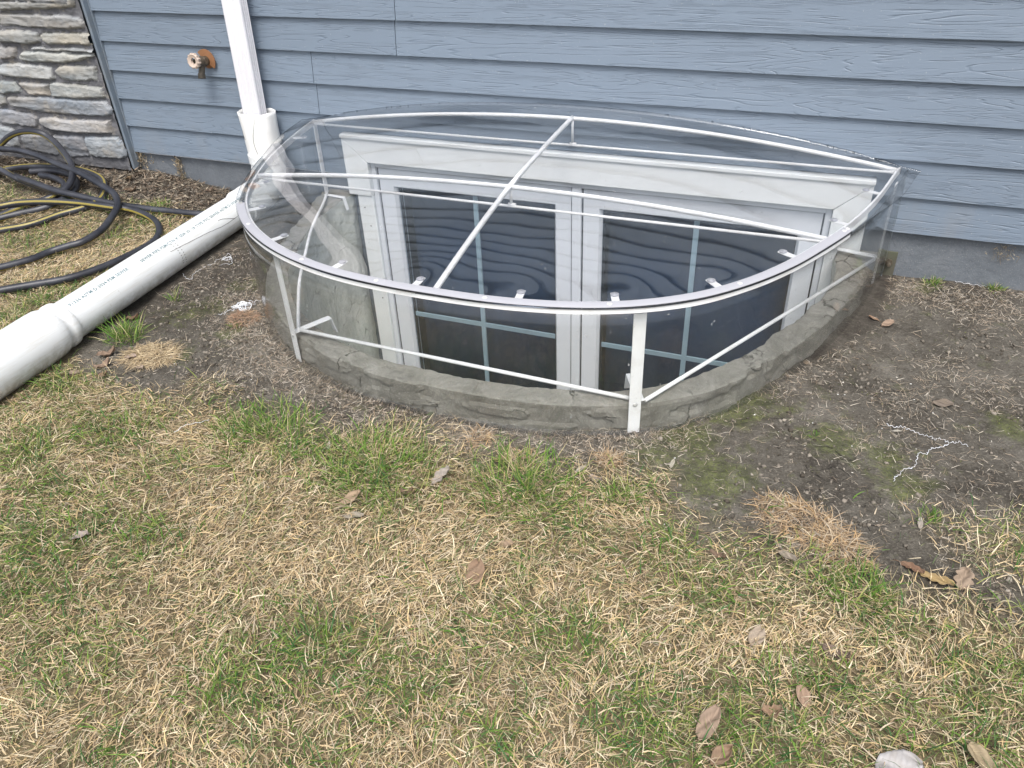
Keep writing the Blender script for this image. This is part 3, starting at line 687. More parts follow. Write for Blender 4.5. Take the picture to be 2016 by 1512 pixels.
for i in range(nphi):
    for j in range(nw):
        a = i * (nw + 1) + j; fs.append((a, a + 1, a + nw + 2, a + nw + 1))
dm = link('dome_panel', vs, fs, [MAT['dome'], MAT['edge2']], None, True)
sl_ = dm.modifiers.new('s', 'SOLIDIFY'); sl_.thickness = .0024; sl_.offset = 1; sl_.material_offset_rim = 1; sl_.use_even_offset = False
place(dm, cover)
# side panel, standing outside the frame
vs = []; fs = []; zz = [-.012, .03, .08, .14, .2, .26, .3165]
for i, p in enumerate(CR):
    for z_ in zz:
        q, nr = ell(p, .0045 + .0012 * mnoise.noise(Vector((p * 6, z_ * 5, 3))))
        vs.append((q.x, min(q.y, -.015), z_ + (.004 * mnoise.noise(Vector((p * 2, 0, 9))) if z_ < 0 else 0)))
m = len(zz)
fs = [(i * m + k, i * m + k + 1, (i + 1) * m + k + 1, (i + 1) * m + k) for i in range(len(CR) - 1) for k in range(m - 1)]
sp_ = link('side_panel', vs, fs, [MAT['side'], MAT['edge']], None, True)
s2 = sp_.modifiers.new('s', 'SOLIDIFY'); s2.thickness = .0022; s2.offset = 0; s2.material_offset_rim = 1
place(sp_, cover)
# white flat-bar ring
def clampy(o, ymax=-.0155):
    for v in o.data.vertices:
        if v.co.y > ymax: v.co.y = ymax
    return o
rg = sweep('rim_frame', [(-.0185, .3045), (-.0185, .3232), (-.0135, .3232), (-.0135, .3045)], CR, MAT['white'], None, smooth=False)
autosmooth(clampy(rg)); place(rg, cover)
SR = [p for p in CR if .49 < p < math.pi - .80]
st = sweep('rim_strip', [(-.0128, .3262), (-.0120, .3280), (.0085, .3274), (.0100, .3262), (.0100, .3250), (-.0128, .3250)], SR, MAT['alu'], None, smooth=False,
           nf=lambda q, nr, o_, z_: nr * (.0014 * mnoise.noise(Vector((q.x * 6, q.y * 6, 4)))) + Vector((0, 0, .0010 * mnoise.noise(Vector((q.x * 5, q.y * 5, 8))))))
autosmooth(st); place(st, cover)
lp = sweep('rim_flange', [(.0078, .3088), (.0078, .3205), (-.0134, .3205), (-.0134, .3180), (.0062, .3180), (.0062, .3088)], SR, MAT['white'], None, smooth=False,
           nf=lambda q, nr, o_, z_: Vector((0, 0, (-.0045 if z_ < .31 else 0) * max(0, mnoise.noise(Vector((q.x * 4, q.y * 3, 2)))))))
autosmooth(lp); place(lp, cover)
gap_strip = sweep('rim_shadow_gap', [(.0082, .3207), (.0082, .3246), (.0100, .3246), (.0100, .3207)], SR, MAT['gap'], None, smooth=False)  # added black strip, paints the shadow gap between strip and flange
place(gap_strip, cover)
# screws in the strip
for p_ in [(-.62, -1.06), (-.36, -1.02), (-.12, -.86), (-.87, -1.045), (-1.09, -1.0), (-1.34, -.87), (.05, -.5), (.12, -.31), (-1.50, -.68), (-1.62, -.42)]:
    best = min(SR, key=lambda p: (ell(p)[0] - Vector((p_[0], p_[1], 0))).length); q, nr = ell(best, -.002)
    mb = MB(); mb.lathe((q.x, q.y, .3272), (0, 0, 1), [(0, .0062), (.0012, .0058), (.002, .0045), (.0026, .001)], 14)
    place(mb.build('screw', MAT['steel'], None, True), cover)
# clips that hold the dome
for (a, b) in clips:
    best = min(CR, key=lambda p: (ell(p)[0] - Vector((a, b, 0))).length); q, nr = ell(best, -.014)
    ang = -nr; p0 = Vector((q.x, q.y, .3155)); p0.y = min(p0.y, -.03)
    if abs(a - XC) > .8 and b > -.1: p0.y = b
    pts = [p0, p0 + ang * .03 + Vector((0, 0, .001)), p0 + ang * .050 + Vector((0, 0, .003))]
    mb = MB(); mb.strip(pts, .0165, .0025)
    tip = p0 + ang * .041
    c_ = mb.build('clip', MAT['white'], None, bevel=.0008); place(c_, cover)
    mb = MB(); mb.lathe((tip.x, tip.y, tip.z + .004), (0, 0, 1), [(0, .0092), (.0015, .0092), (.0024, .0078), (.0026, .003), (.0042, .0024)], 18)
    wsh = mb.build('washer', MAT['alu'], None, True); place(wsh, cover); wsh.parent = c_; wsh.matrix_parent_inverse = Matrix.Identity(4)
# arches, chords, struts
def arch(y, label=None):
    l_, r_ = sides(y); l_ += .016; r_ -= .016; pts = []
    for i in range(41):
        u = -1 + 2 * i / 40; pts.append((XC + (r_ - XC if u > 0 else XC - l_) * u, y, .3175 + (crown(y)) * (1 - u * u)))
    mb = MB(); mb.tube(pts, .0060, 10); o = mb.build('arch_bar', MAT['white'], None, True); place(o, cover)
    mb = MB(); mb.tube([(l_ + .004, y - .004, .3125), (XC, y - .004, .3135), (r_ - .004, y - .004, .3125)], .0038, 8); place(mb.build('chord_bar', MAT['white'], None, True), cover)
    mb = MB(); mb.tube([(XC + .002, y - .002, .316), (XC + .002, y - .002, .315 + crown(y))], .0042, 8); mb.tube([(XC - .006, y - .002, .3165), (XC + .014, y - .002, .3165)], .0055, 8)
    place(mb.build('strut', MAT['white'], None, True), cover)
arch(-.028); arch(-.55)
rp = spline([(XC, -.028, .3175 + crown(-.028) + .002), (XC, -.28, .3175 + crown(-.28) + .003), (XC + .001, -.55, .3175 + crown(-.55) + .004), (XC + .012, -.82, .3175 + crown(-.82) + .003), (XC + .022, -1.045, .3175)], 8)
mb = MB(); mb.tube(rp, .0068, 10); place(mb.build('ridge_bar', MAT['white'], None, True), cover)
# legs
def leg(x, y, zt, zb, wdt=.027, wall=False):
    best = min(CR, key=lambda p: (ell(p)[0] - Vector((x, y, 0))).length); q, nr = ell(best, -.005)
    t = Vector((-nr.y, nr.x, 0)); c = Vector((q.x, q.y, 0))
    if wall: c = Vector((x, y, 0)); nr = Vector((math.copysign(1, x - XC), 0, 0)); t = Vector((0, 1, 0))
    vs = []
    for z_ in (zb, zt):
        for (a_, b_) in ((-1, -1), (1, -1), (1, 1), (-1, 1)): vs.append(tuple(c + t * (a_ * wdt / 2) + nr * (b_ * .0018) + Vector((0, 0, z_))))
    mb = MB(); mb.add(vs, [(0, 3, 2, 1), (4, 5, 6, 7), (0, 1, 5, 4), (1, 2, 6, 5), (2, 3, 7, 6), (3, 0, 4, 7)])
    o = mb.build('leg', MAT['white'], None, bevel=.0008); place(o, cover)
    if not wall:
        mb = MB(); mb.lathe(tuple(c - nr * 0 + nr * .0018 + Vector((0, 0, .072))), tuple(nr), [(0, .0058), (.002, .0052), (.0028, .002)], 12)
        s = mb.build('screw', MAT['steel'], None, True); place(s, cover)
    return c, nr, t
cF = leg(-.292, -.99, .30, -.006); cL = leg(-1.205, -.965, .30, -.006, .025)
cR = leg(.183, -.075, .30, -.005, .022); cB = leg(-1.700, -.04, .31, .05, .02, True)
# hooks over the stone rim
def hook(c, nr, z_=.078, wdt=.019, ln=.105, drop=.045):
    p0 = Vector((c.x, c.y, z_)) - nr * .002; p1 = p0 - nr * ln; 
    mb = MB(); mb.strip([p0, p1], wdt, .003); mb.strip([p1 + Vector((0, 0, .0015)) - nr * .0015, p1 - nr * .012 + Vector((0, 0, -drop))], wdt, .003, (-nr.x, -nr.y, 0.3))
    place(mb.build('hook', MAT['white'], None, bevel=.0006), cover)
hook(cF[0] - cF[2] * -.012, cF[1]); hook(cL[0], cL[1], .08); hook(cR[0], cR[1], .08, .019, .11); hook(Vector((-1.69, -.07, 0)), Vector((-1, .12, 0)).normalized(), .07, .014, .085)
# brace rods
def rod(pts, k=1):
    mb = MB(); mb.tube(spline(pts, 8) if k else pts, .0048, 8); place(mb.build('brace_rod', MAT['white'], None, True), cover)
rod([(-1.195, -.955, .082), (-.30, -.975, .076)], 0); rod([(-.283, -.972, .076), (.172, -.10, .082)], 0)
rod([(-1.200, -.955, .082), (-1.25, -.882, .083), (-1.351, -.728, .083), (-1.434, -.578, .083), (-1.545, -.367, .082), (-1.63, -.17, .078), (-1.685, -.06, .072)])

# ------------------------------------------------------------------ downspout
ds = empty('downspout', 'white fluted metal downspout set in a battered white collar', 'downspout', loc=(-1.912, -.07, .2))
prof = []
W2, D2 = .0375, .0225
n = 3
for i in range(n):      # front face flutes
    x0 = -W2 + .006 + (2 * W2 - .012) * i / n; x1 = -W2 + .006 + (2 * W2 - .012) * (i + 1) / n; d_ = (x1 - x0)
    prof += [(x0, -D2), (x0 + d_ * .55, -D2), (x0 + d_ * .66, -D2 + .0024), (x0 + d_ * .86, -D2 + .0024)]
prof += [(W2 - .006, -D2), (W2 - .002, -D2 + .002), (W2, -D2 + .006)]
for i in range(3):
    y0 = -D2 + .008 + (2 * D2 - .016) * i / 3; d_ = (2 * D2 - .016) / 3
    prof += [(W2, y0), (W2, y0 + d_ * .5), (W2 - .0024, y0 + d_ * .62), (W2 - .0024, y0 + d_ * .92)]
prof += [(W2, D2 - .006), (W2 - .004, D2), (-W2 + .004, D2), (-W2, D2 - .005)]
for i in range(3):
    y0 = D2 - .008 - (2 * D2 - .016) * i / 3; d_ = (2 * D2 - .016) / 3
    prof += [(-W2, y0), (-W2, y0 - d_ * .5), (-W2 + .0024, y0 - d_ * .62), (-W2 + .0024, y0 - d_ * .92)]
prof += [(-W2, -D2 + .006), (-W2 + .002, -D2 + .002)]
vs = []; m = len(prof); hts = [.27, .40, .75, 1.2, 2.0, 3.4, 5.3]
for z_ in hts:
    for (x, y) in prof: vs.append((-1.9245 + .038 * (min(z_, 1.4) - .36) + x, -.0675 + y, z_))
fs = [(i * m + k, i * m + (k + 1) % m, (i + 1) * m + (k + 1) % m, (i + 1) * m + k) for i in range(len(hts) - 1) for k in range(m)]
tb = link('tube', vs, fs, MAT['alwhite'], None, False); autosmooth(tb, 25); place(tb, ds)
# battered collar (flattened pipe), hub
def oval(cx, cy, a, b, z_, n=48, e=2.6, wob=0, sd=0):
    o = []
    for k in range(n):
        t = 2 * math.pi * k / n; c, s = math.cos(t), math.sin(t)
        r_ = 1 + wob * mnoise.noise(Vector((c * 1.6, s * 1.6, z_ * 14 + sd)))
        o.append((cx + math.copysign(abs(c) ** (2 / e), c) * a * r_, cy + math.copysign(abs(s) ** (2 / e), s) * b * r_, z_))
    return o
def loft(rings, name, mat, par, cap=False, thick=0):
    n = len(rings[0]); vs = [p for r_ in rings for p in r_]
    fs = [(i * n + k, i * n + (k + 1) % n, (i + 1) * n + (k + 1) % n, (i + 1) * n + k) for i in range(len(rings) - 1) for k in range(n)]
    o = link(name, vs, fs, mat, None, True)
    if thick:
        s = o.modifiers.new('s', 'SOLIDIFY'); s.thickness = thick; s.offset = 1
    return place(o, par)
rs = []
for i in range(16):
    z_ = .185 + (.352 - .185) * i / 15; f = i / 15
    rg_ = oval(-1.912 - .006 * f, -.069, .057 + .009 * f, .053 - .011 * f, z_, wob=.08 * f, sd=2)
    if i == 15: rg_ = [(x, y, z_ + .005 * mnoise.noise(Vector((x * 30, y * 30, 0)))) for x, y, z_ in rg_]
    rs.append(rg_)
loft(rs, 'collar', MAT['collar'], ds, thick=.0028)
mb = MB(); 
for (xx, a_, b_) in ((-1.905, .345, .20), (-1.955, .33, .26)):
    pts = []
    for i in range(14):
        f = i / 13; z_ = a_ + (b_ - a_) * f; x = xx + .010 * math.sin(f * 5 + xx * 9); 
        aa = .057 + .009 * ((z_ - .185) / .167); ybk = .053 - .011 * (z_ - .185) / .167
        u = max(-.97, min(.97, (x + 1.915) / aa)); y = -.069 - ybk * (1 - abs(u) ** 2.6) ** (1 / 2.6) - .0034
        pts.append((x, y, z_))
    mb.tube(pts, .0009, 5)
place(mb.build('crack', MAT['scuff'], None, True), ds)

# ------------------------------------------------------------------ white drain pipe on the ground
dp = empty('drain_pipe', 'long white plastic drain pipe lying on the grass from the downspout', 'pipe', loc=(-1.9, -.6, .05))
def cl(y): return Vector((-1.935 + (-.2 - y) * .0625, y, .057))
pp = spline([(-1.912, -.069, .215), (-1.912, -.070, .165), (-1.915, -.088, .115), (-1.922, -.135, .075), tuple(cl(-.2) + Vector((0, 0, .004))), tuple(cl(-.24))], 8)
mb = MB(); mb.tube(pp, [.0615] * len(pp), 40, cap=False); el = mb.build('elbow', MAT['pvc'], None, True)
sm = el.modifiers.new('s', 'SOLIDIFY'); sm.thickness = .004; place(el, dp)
mb = MB(); A = Vector((0.0, 0, 0)); ax = (cl(-.24) - cl(-1)).normalized()
mb.lathe((-1.912, -.069, .176), (0, 0, 1), [(0, .0618), (.0, .066), (.03, .0665), (.032, .0635), (.03, .062)], 40, cap=False)
place(autosmooth(mb.build('elbow_hub', MAT['pvc'], None)), dp); mb = MB()
mb.lathe(tuple(cl(-.245)), tuple(-ax), [(-.03, .0615), (-.028, .0640), (0, .0645), (.0015, .0625), (.001, .0572)], 40, cap=False)
place(autosmooth(mb.build('elbow_socket', MAT['pvc'], None)), dp)
y0, y1 = -.235, -1.13
pts = [cl(y0 + (y1 - y0) * i / 20) for i in range(21)]
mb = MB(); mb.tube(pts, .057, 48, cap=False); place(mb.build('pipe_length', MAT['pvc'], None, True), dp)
L0 = cl(-1.095)
mb = MB(); mb.lathe(tuple(L0), tuple(-ax), [(0, .0575), (.0005, .0635), (.004, .0655), (.018, .0660), (.022, .0645), (.026, .0625), (.036, .0625), (.042, .066), (.055, .0695), (.075, .0705), (.16, .0705), (.20, .0705), (.9, .0705)], 56, cap=False)
place(autosmooth(mb.build('bell_end', MAT['pvc'], None), 50), dp)
# writing along the pipe
def pipe_text(txt, size, ystart, phi, parent, r=.0573):
    c = bpy.data.curves.new('lettering', 'FONT'); c.body = txt; c.size = size; c.space_character = 1.12; c.resolution_u = 2; c.offset = .00035
    o = bpy.data.objects.new('tmp', c); COL.objects.link(o); bpy.context.view_layer.update()
    me = bpy.data.meshes.new_from_object(o); bpy.data.objects.remove(o)
    bm = bmesh.new(); bm.from_mesh(me); bmesh.ops.triangulate(bm, faces=bm.faces)
    bmesh.ops.subdivide_edges(bm, edges=[e for e in bm.edges if e.calc_length() > .004], cuts=1)
    for v in bm.verts:
        y = ystart + v.co.x; a = phi + v.co.y / r; c0 = cl(y); jit = 0
        v.co = Vector((c0.x + (r + .0002) * math.cos(a), y, c0.z + (r + .0002) * math.sin(a)))
    bmesh.ops.recalc_face_normals(bm, faces=bm.faces); bm.to_mesh(me); bm.free()
    o = bpy.data.objects.new('lettering', me); COL.objects.link(o); me.materials.append(MAT['ink']); place(o, parent)
pipe_text('SEWER PIPE PSM/CTN 4" SDR 35 .18 TYPE PVC SEWER ASTM D-3034 4IN', .0150, -.79, R(55), dp)
pipe_text('F1336 ASTM D 3034 PSM SEWER', .0150, -1.075, R(58), dp)
mb = MB()
for row, yy in ((0, -.655), (1, -.640)):
    for i in range(9):
        a = R(52 - i * 9 - row * 4); c0 = cl(yy + .001 * i); r = .0574
        e1 = [(c0.x + r * math.cos(a + s), c0.y + .0 + t, c0.z + r * math.sin(a + s)) for (s, t) in ((0, -.0014), (.05, -.0014), (.05, .0014), (0, .0014))]
        mb.add(e1, [(0, 1, 2, 3)])
place(mb.build('dash_marks', MAT['scuff'], None), dp)
def pipe_crack(pts, wd=.0009):
    P = spline([(x, y, 0) for x, y in pts], 6); L = []
    for q in P:
        a = q.x + .03 * mnoise.noise(Vector((q.y * 60, 0, 1))); y = q.y; c0 = cl(y); L.append((c0.x + .0572 * math.cos(a), y, c0.z + .0572 * math.sin(a)))
    mb = MB(); mb.tube(L, wd, 5); place(mb.build('crack', MAT['scuff'], None, True), dp)
pipe_crack([(R(22), -.245), (R(18), -.30), (R(13), -.36), (R(14), -.43), (R(22), -.50), (R(28), -.58), (R(36), -.68)], .0007)
pipe_crack([(R(12), -.355), (R(20), -.375), (R(30), -.40), (R(38), -.43)], .0009)

# ------------------------------------------------------------------ spigot
sg = empty('outdoor_tap', 'weathered outdoor tap with a copper flange on the siding', 'tap', loc=(-2.14, -.02, .5))
mb = MB(); mb.lathe((-2.128, -.013, .502), (0, -1, 0), [(0, .027), (.004, .027), (.0055, .024)], 28)
mb.strip([(-2.126 + .028 * math.cos(a), -.024, .503 + .028 * math.sin(a)) for a in [R(140 - i * 14) for i in range(14)]], .022, .004, (0, -1, 0.001))
place(autosmooth(mb.build('flange', MAT['copper'], None)), sg)
mb = MB(); mb.tube([(-2.128, -.014, .502), (-2.126, -.05, .504), (-2.124, -.082, .506)], [.016, .0165, .015], 16)
mb.lathe((-2.127, -.035, .503), (0, -1, .03), [(0, .018), (.002, .020), (.010, .020), (.012, .017)], 6)
place(autosmooth(mb.build('valve_body', MAT['brass'], None)), sg)
mb = MB(); mb.tube(spline([(-2.126, -.045, .502), (-2.126, -.055, .482), (-2.126, -.063, .465), (-2.126, -.066, .452)], 4), [.011] * 8 + [.013] * 5, 14)
place(mb.build('spout', MAT['brass'], None, True), sg)
mb = MB(); hc = Vector((-2.112, -.100, .519)); hx = Vector((-.0, -1, .12)).normalized(); n = 60; u = hx.orthogonal().normalized(); w_ = hx.cross(u); vs = []
for (t, r0, lob) in ((-.006, .0105, 0), (-.008, .019, 0), (-.008, .0235, .0022), (.004, .0245, .0022), (.007, .021, 0), (.003, .0135, 0), (.003, .0105, 0)):
    for k in range(n):
        a = 2 * math.pi * k / n; r = r0 + lob * math.cos(a * 12); vs.append(tuple(hc + hx * t + u * (r * math.cos(a)) + w_ * (r * math.sin(a))))
mb.add(vs, [(i * n + k, i * n + (k + 1) % n, ((i + 1) % 7) * n + (k + 1) % n, ((i + 1) % 7) * n + k) for i in range(7) for k in range(n)])
place(autosmooth(mb.build('handwheel', MAT['wheel'], None)), sg)

# ------------------------------------------------------------------ anchor bracket on the foundation, right of the well
ab = empty('bolt_bracket', 'small rusty bolt and plate on the foundation right of the well', 'bracket', loc=(.22, 0, .03))
mb = MB(); mb.box(.204, .238, -.004, .003, -.04, .068); place(mb.build('plate', MAT['rust'], None, bevel=.001), ab)
mb = MB(); mb.lathe((.219, -.004, .036), (0, -1, .0), [(0, .0105), (.008, .0105)], 6); mb.lathe((.219, -.011, .036), (0, -1, 0), [(0, .0062), (.016, .0062), (.018, .0045)], 12)
place(autosmooth(mb.build('bolt', MAT['brass'], None)), ab)

# ------------------------------------------------------------------ hose
HOSE= [[[-3.288, -0.197, 0.088], [-3.26, -0.1, 0.134], [-3.178, -0.1, 0.177], [-3.092, -0.1, 0.202], [-3.005, -0.1, 0.206], [-2.947, -0.1, 0.184], [-2.822, -0.163, 0.16], [-2.745, -0.211, 0.136], [-2.696, -0.26, 0.111], [-2.675, -0.308, 0.09], [-2.679, -0.351, 0.079], [-2.78, -0.328, 0.072], [-2.882, -0.307, 0.075], [-2.948, -0.311, 0.095], [-3.036, -0.297, 0.116], [-3.14, -0.294, 0.137]], [[-3.394, -0.144, 0.122], [-3.16, -0.177, 0.149], [-3.048, -0.175, 0.15], [-2.924, -0.193, 0.143], [-2.777, -0.232, 0.134], [-2.655, -0.255, 0.121], [-2.53, -0.289, 0.101], [-2.459, -0.308, 0.084], [-2.41, -0.341, 0.072], [-2.375, -0.384, 0.061], [-2.349, -0.445, 0.049], [-2.325, -0.519, 0.038], [-2.33, -0.596, 0.029], [-2.366, -0.636, 0.023], [-2.403, -0.675, 0.016], [-2.42, -0.744, 0.015], [-2.468, -0.822, 0.015], [-2.525, -0.89, 0.015]], [[-3.294, -0.212, 0.096], [-3.068, -0.278, 0.099], [-2.96, -0.301, 0.096], [-2.821, -0.332, 0.092], [-2.697, -0.353, 0.084], [-2.587, -0.343, 0.068], [-2.506, -0.333, 0.055], [-2.421, -0.324, 0.045], [-2.297, -0.305, 0.035], [-2.221, -0.288, 0.029], [-2.134, -0.271, 0.023], [-2.026, -0.239, 0.017]], [[-2.935, -0.526, 0.046], [-2.846, -0.485, 0.056], [-2.785, -0.445, 0.061], [-2.667, -0.413, 0.066], [-2.549, -0.383, 0.061], [-2.422, -0.368, 0.055], [-2.353, -0.344, 0.042], [-2.28, -0.35, 0.031], [-2.208, -0.381, 0.025], [-2.147, -0.435, 0.02], [-2.112, -0.5, 0.017], [-2.107, -0.565, 0.016], [-2.115, -0.64, 0.016], [-2.138, -0.736, 0.015], [-2.185, -0.822, 0.015], [-2.255, -0.884, 0.015], [-2.323, -0.945, 0.015], [-2.378, -1.007, 0.015]], [[-2.795, -0.652, 0.018], [-2.728, -0.6, 0.023], [-2.645, -0.539, 0.029], [-2.59, -0.45, 0.039], [-2.534, -0.38, 0.046], [-2.527, -0.318, 0.053], [-2.563, -0.255, 0.062], [-2.622, -0.197, 0.076], [-2.699, -0.175, 0.09], [-2.825, -0.153, 0.091], [-2.942, -0.152, 0.086], [-3.03, -0.171, 0.085], [-3.122, -0.204, 0.077], [-3.177, -0.272, 0.07]], [[-2.857, -0.6, 0.023], [-2.807, -0.53, 0.03], [-2.757, -0.481, 0.036], [-2.695, -0.43, 0.043], [-2.67, -0.367, 0.052], [-2.68, -0.289, 0.062], [-2.742, -0.216, 0.071], [-2.837, -0.175, 0.075], [-2.932, -0.166, 0.075], [-3.012, -0.193, 0.073]], [[-2.944, -0.206, 0.069], [-2.861, -0.218, 0.071], [-2.778, -0.246, 0.068], [-2.733, -0.288, 0.063], [-2.727, -0.336, 0.056], [-2.758, -0.384, 0.047], [-2.811, -0.457, 0.037], [-2.834, -0.508, 0.03], [-2.882, -0.58, 0.022]]]
def hose_mesh(strokes, r=.0122, n=14):
    vs = []; fs = []; uvs = []
    for si, st_ in enumerate(strokes):
        P = spline(st_, 7); m = len(P); k0 = len(vs); u = None; s = 0; tw0 = [1.2, 2.6, 2.6, .5, .6, 1.9, 5.2][si % 7]
        ring = []
        for i, p in enumerate(P):
            t = (P[min(i + 1, m - 1)] - P[max(i - 1, 0)]).normalized()
            if u is None: u = Vector((0, 0, 1)).cross(t).normalized()
            u = (u - t * u.dot(t)).normalized(); w_ = t.cross(u)
            if i: s += (p - P[i - 1]).length
            tw = tw0 + s * (.9 if si % 2 else -.7)
            for k in range(n + 1):
                a = 2 * math.pi * k / n + tw; vs.append(tuple(p + u * (r * math.cos(a)) + w_ * (r * math.sin(a)))); ring.append((s, k / n))
        uvs += ring; q = n + 1
        fs += [(k0 + i * q + k, k0 + i * q + k + 1, k0 + (i + 1) * q + k + 1, k0 + (i + 1) * q + k) for i in range(m - 1) for k in range(n)]
    return vs, fs, uvs
vs, fs, uvs = hose_mesh(HOSE)
ho = link('garden_hose', vs, fs, MAT['hose'], None, True)
uvl = ho.data.uv_layers.new(name='uv'); li = np.zeros(len(ho.data.loops), np.int32); ho.data.loops.foreach_get('vertex_index', li)
uvl.data.foreach_set('uv', np.array(uvs, np.float32)[li].ravel())
tag(ho, 'black garden hose with yellow stripe lying in loose coils on the grass', 'hose')
# ------------------------------------------------------------------ grass, straw, litter
def pipe_hit(x, y): return (np.abs(x - (-1.935 + (-.2 - y) * .0625)) < .062) & (y > -2) & (y < -.06)
def free(x, y):
    return ~(rdist(x, y) < .012) & (y < -.012) & ~pipe_hit(x, y) & ~((x < TRX) & (y > -.07))
def blades(name, px, py, pz, ln, wd, el, az, bend, droop, colr, mat, seg=3, flat=.6, parent=None):
    n = len(px); rows = seg + 1
    P = np.zeros((n, rows, 3)); P[:, 0] = np.stack([px, py, pz], 1)
    e = el.copy(); a = az.copy(); S = []
    wf = [1, .95, .75, .12] if seg == 3 else [1, .8, .15]
    d = None
    for i in range(rows):
        d = np.stack([np.cos(a) * np.cos(e), np.sin(a) * np.cos(e), np.sin(e)], 1)
        if i: P[:, i] = P[:, i - 1] + d * (ln / seg)[:, None]
        perp = np.stack([-np.sin(a), np.cos(a), np.zeros(n)], 1); upn = np.cross(d, perp); S.append((perp, upn))
        if i: e = e - droop
        a = a + bend
    roll = rng.normal(0, flat, n)
    V = np.zeros((n, rows, 2, 3))
    for i in range(rows):
        perp, upn = S[i]; side = perp * np.cos(roll)[:, None] + upn * np.sin(roll)[:, None]
        V[:, i, 0] = P[:, i] + side * (wd * wf[i] / 2)[:, None]; V[:, i, 1] = P[:, i] - side * (wd * wf[i] / 2)[:, None]
    g = zg(V[..., 0], V[..., 1]) + .0008
    V[..., 2] = np.maximum(V[..., 2], g)
    vv = V.reshape(-1, 3); base = (np.arange(n) * rows * 2)[:, None]
    quad = np.concatenate([np.array([[2 * i, 2 * i + 1, 2 * i + 3, 2 * i + 2]]) for i in range(seg)])
    F = (base[:, :, None] + quad[None]).reshape(-1, 4)
    me = bpy.data.meshes.new(name); me.vertices.add(len(vv)); me.vertices.foreach_set('co', vv.ravel())
    me.loops.add(len(F) * 4); me.loops.foreach_set('vertex_index', F.ravel().astype(np.int32))
    me.polygons.add(len(F)); me.polygons.foreach_set('loop_start', np.arange(0, len(F) * 4, 4, dtype=np.int32)); me.polygons.foreach_set('loop_total', np.full(len(F), 4, np.int32))
    me.update(); me.validate()
    o = bpy.data.objects.new(name, me); COL.objects.link(o); me.materials.append(mat)
    tipv = np.ones((n, rows, 1, 1)); c = np.repeat(np.repeat(colr[:, None, None, :], rows, 1), 2, 2)
    setcol(o, np.clip(c, .005, .9).reshape(-1, 3))
    if parent: o.parent = parent
    return o
def samp(n, x0, x1, y0, y1): return rng.uniform(x0, x1, n), rng.uniform(y0, y1, n)
STRAW = np.array([(.58, .46, .285), (.49, .38, .225), (.64, .53, .355), (.42, .31, .19), (.52, .44, .33), (.69, .60, .43), (.33, .255, .17), (.56, .42, .225)])
GREENS = np.array([(.075, .165, .028), (.11, .21, .035), (.045, .12, .035), (.15, .25, .05), (.22, .27, .07), (.06, .14, .05), (.28, .30, .10)])
def pick(pal, n): return pal[rng.integers(0, len(pal), n)] * rng.uniform(.78, 1.18, n)[:, None]
def visible(x, y, mrg=.12):
    v = np.stack([x, y + 2.387, -1.1016 + 0 * x], -1); d = v @ np.array(fwd); u = v @ np.array(rt) / d * 1557.5; w_ = v @ np.array(up) / d * 1557.5
    return (np.abs(u) < 1008 * (1 + mrg)) & (np.abs(w_) < 756 * (1 + mrg)) & (d > .2)
def field(n, fn, x0=-3.9, x1=1.3, y0=-3.1, y1=0.0, keepout=.35):
    x, y = samp(n, x0, x1, y0, y1); k = free(x, y) & (rng.uniform(0, 1, n) < fn(x, y)) & (visible(x, y) | (rng.uniform(0, 1, n) < keepout)); return x[k], y[k]
flow = lambda x, y: (fbm(x, y, 3.2, 91, 2) - .5) * 9
# base mat of short broken straw, very flat
x, y = field(720000, lambda x, y: lawnmask(x, y) * (1 - .45 * greenmask(x, y)))
n = len(x); az = flow(x, y) + rng.normal(0, 1.1, n)
thick = fbm(x, y, 14, 51, 3)
c = pick(STRAW, n); sh = (.85 + .4 * fbm(x, y, 4, 66, 3))[:, None]; c = c * sh
gr = rng.uniform(0, 1, n) < .17 + .4 * greenmask(x, y); c[gr] = pick(np.array([(.25, .28, .13), (.33, .33, .18), (.17, .22, .09), (.11, .17, .06)]), gr.sum())
mat_ = blades('lawn_grass', x, y, zg(x, y) + rng.uniform(0, 1, n) ** 1.3 * (.004 + .020 * thick), rng.uniform(.010, .030, n), rng.uniform(.0006, .0018, n), rng.normal(.14, .26, n), az, rng.normal(0, .14, n), rng.normal(.03, .12, n), c, MAT['straw'], 2)
mat_['label'] = 'dry matted straw coloured lawn grass'; tag(mat_, None, 'grass', kind='stuff')
# longer arching straw and green blades belong to the same turf
x, y = field(120000, lambda x, y: lawnmask(x, y) * (.35 + .9 * fbm(x, y, 6, 13, 3)) * (1 - .4 * greenmask(x, y)))
n = len(x)
o1 = blades('straw_blades', x, y, zg(x, y) + rng.uniform(0, .012, n), rng.uniform(.018, .042, n), rng.uniform(.0009, .0022, n), rng.uniform(.05, .7, n), flow(x, y) + rng.normal(0, 1.0, n), rng.normal(0, .16, n), rng.uniform(.05, .42, n), pick(STRAW, n) * 1.08, MAT['straw'], 3)
tag(o1, 'loose dry straw blades sticking up from the lawn', 'grass', kind='stuff')
x, y = field(330000, lambda x, y: lawnmask(x, y) * (.05 + np.clip(greenmask(x, y) * 1.2, 0, 1) ** 1.15 * .75) + np.clip(greenmask(x, y) - .55, 0, 1) * .25)
n = len(x)
c = pick(GREENS, n); dryt = rng.uniform(0, 1, n) < .12; c[dryt] = pick(STRAW, dryt.sum())
o2 = blades('green_grass', x, y, zg(x, y) + rng.uniform(0, .008, n), rng.uniform(.018, .05, n), rng.uniform(.0009, .0023, n), rng.uniform(.35, 1.25, n), rng.uniform(0, 6.283, n), rng.normal(0, .15, n), rng.uniform(.05, .5, n), c, MAT['straw'], 3)
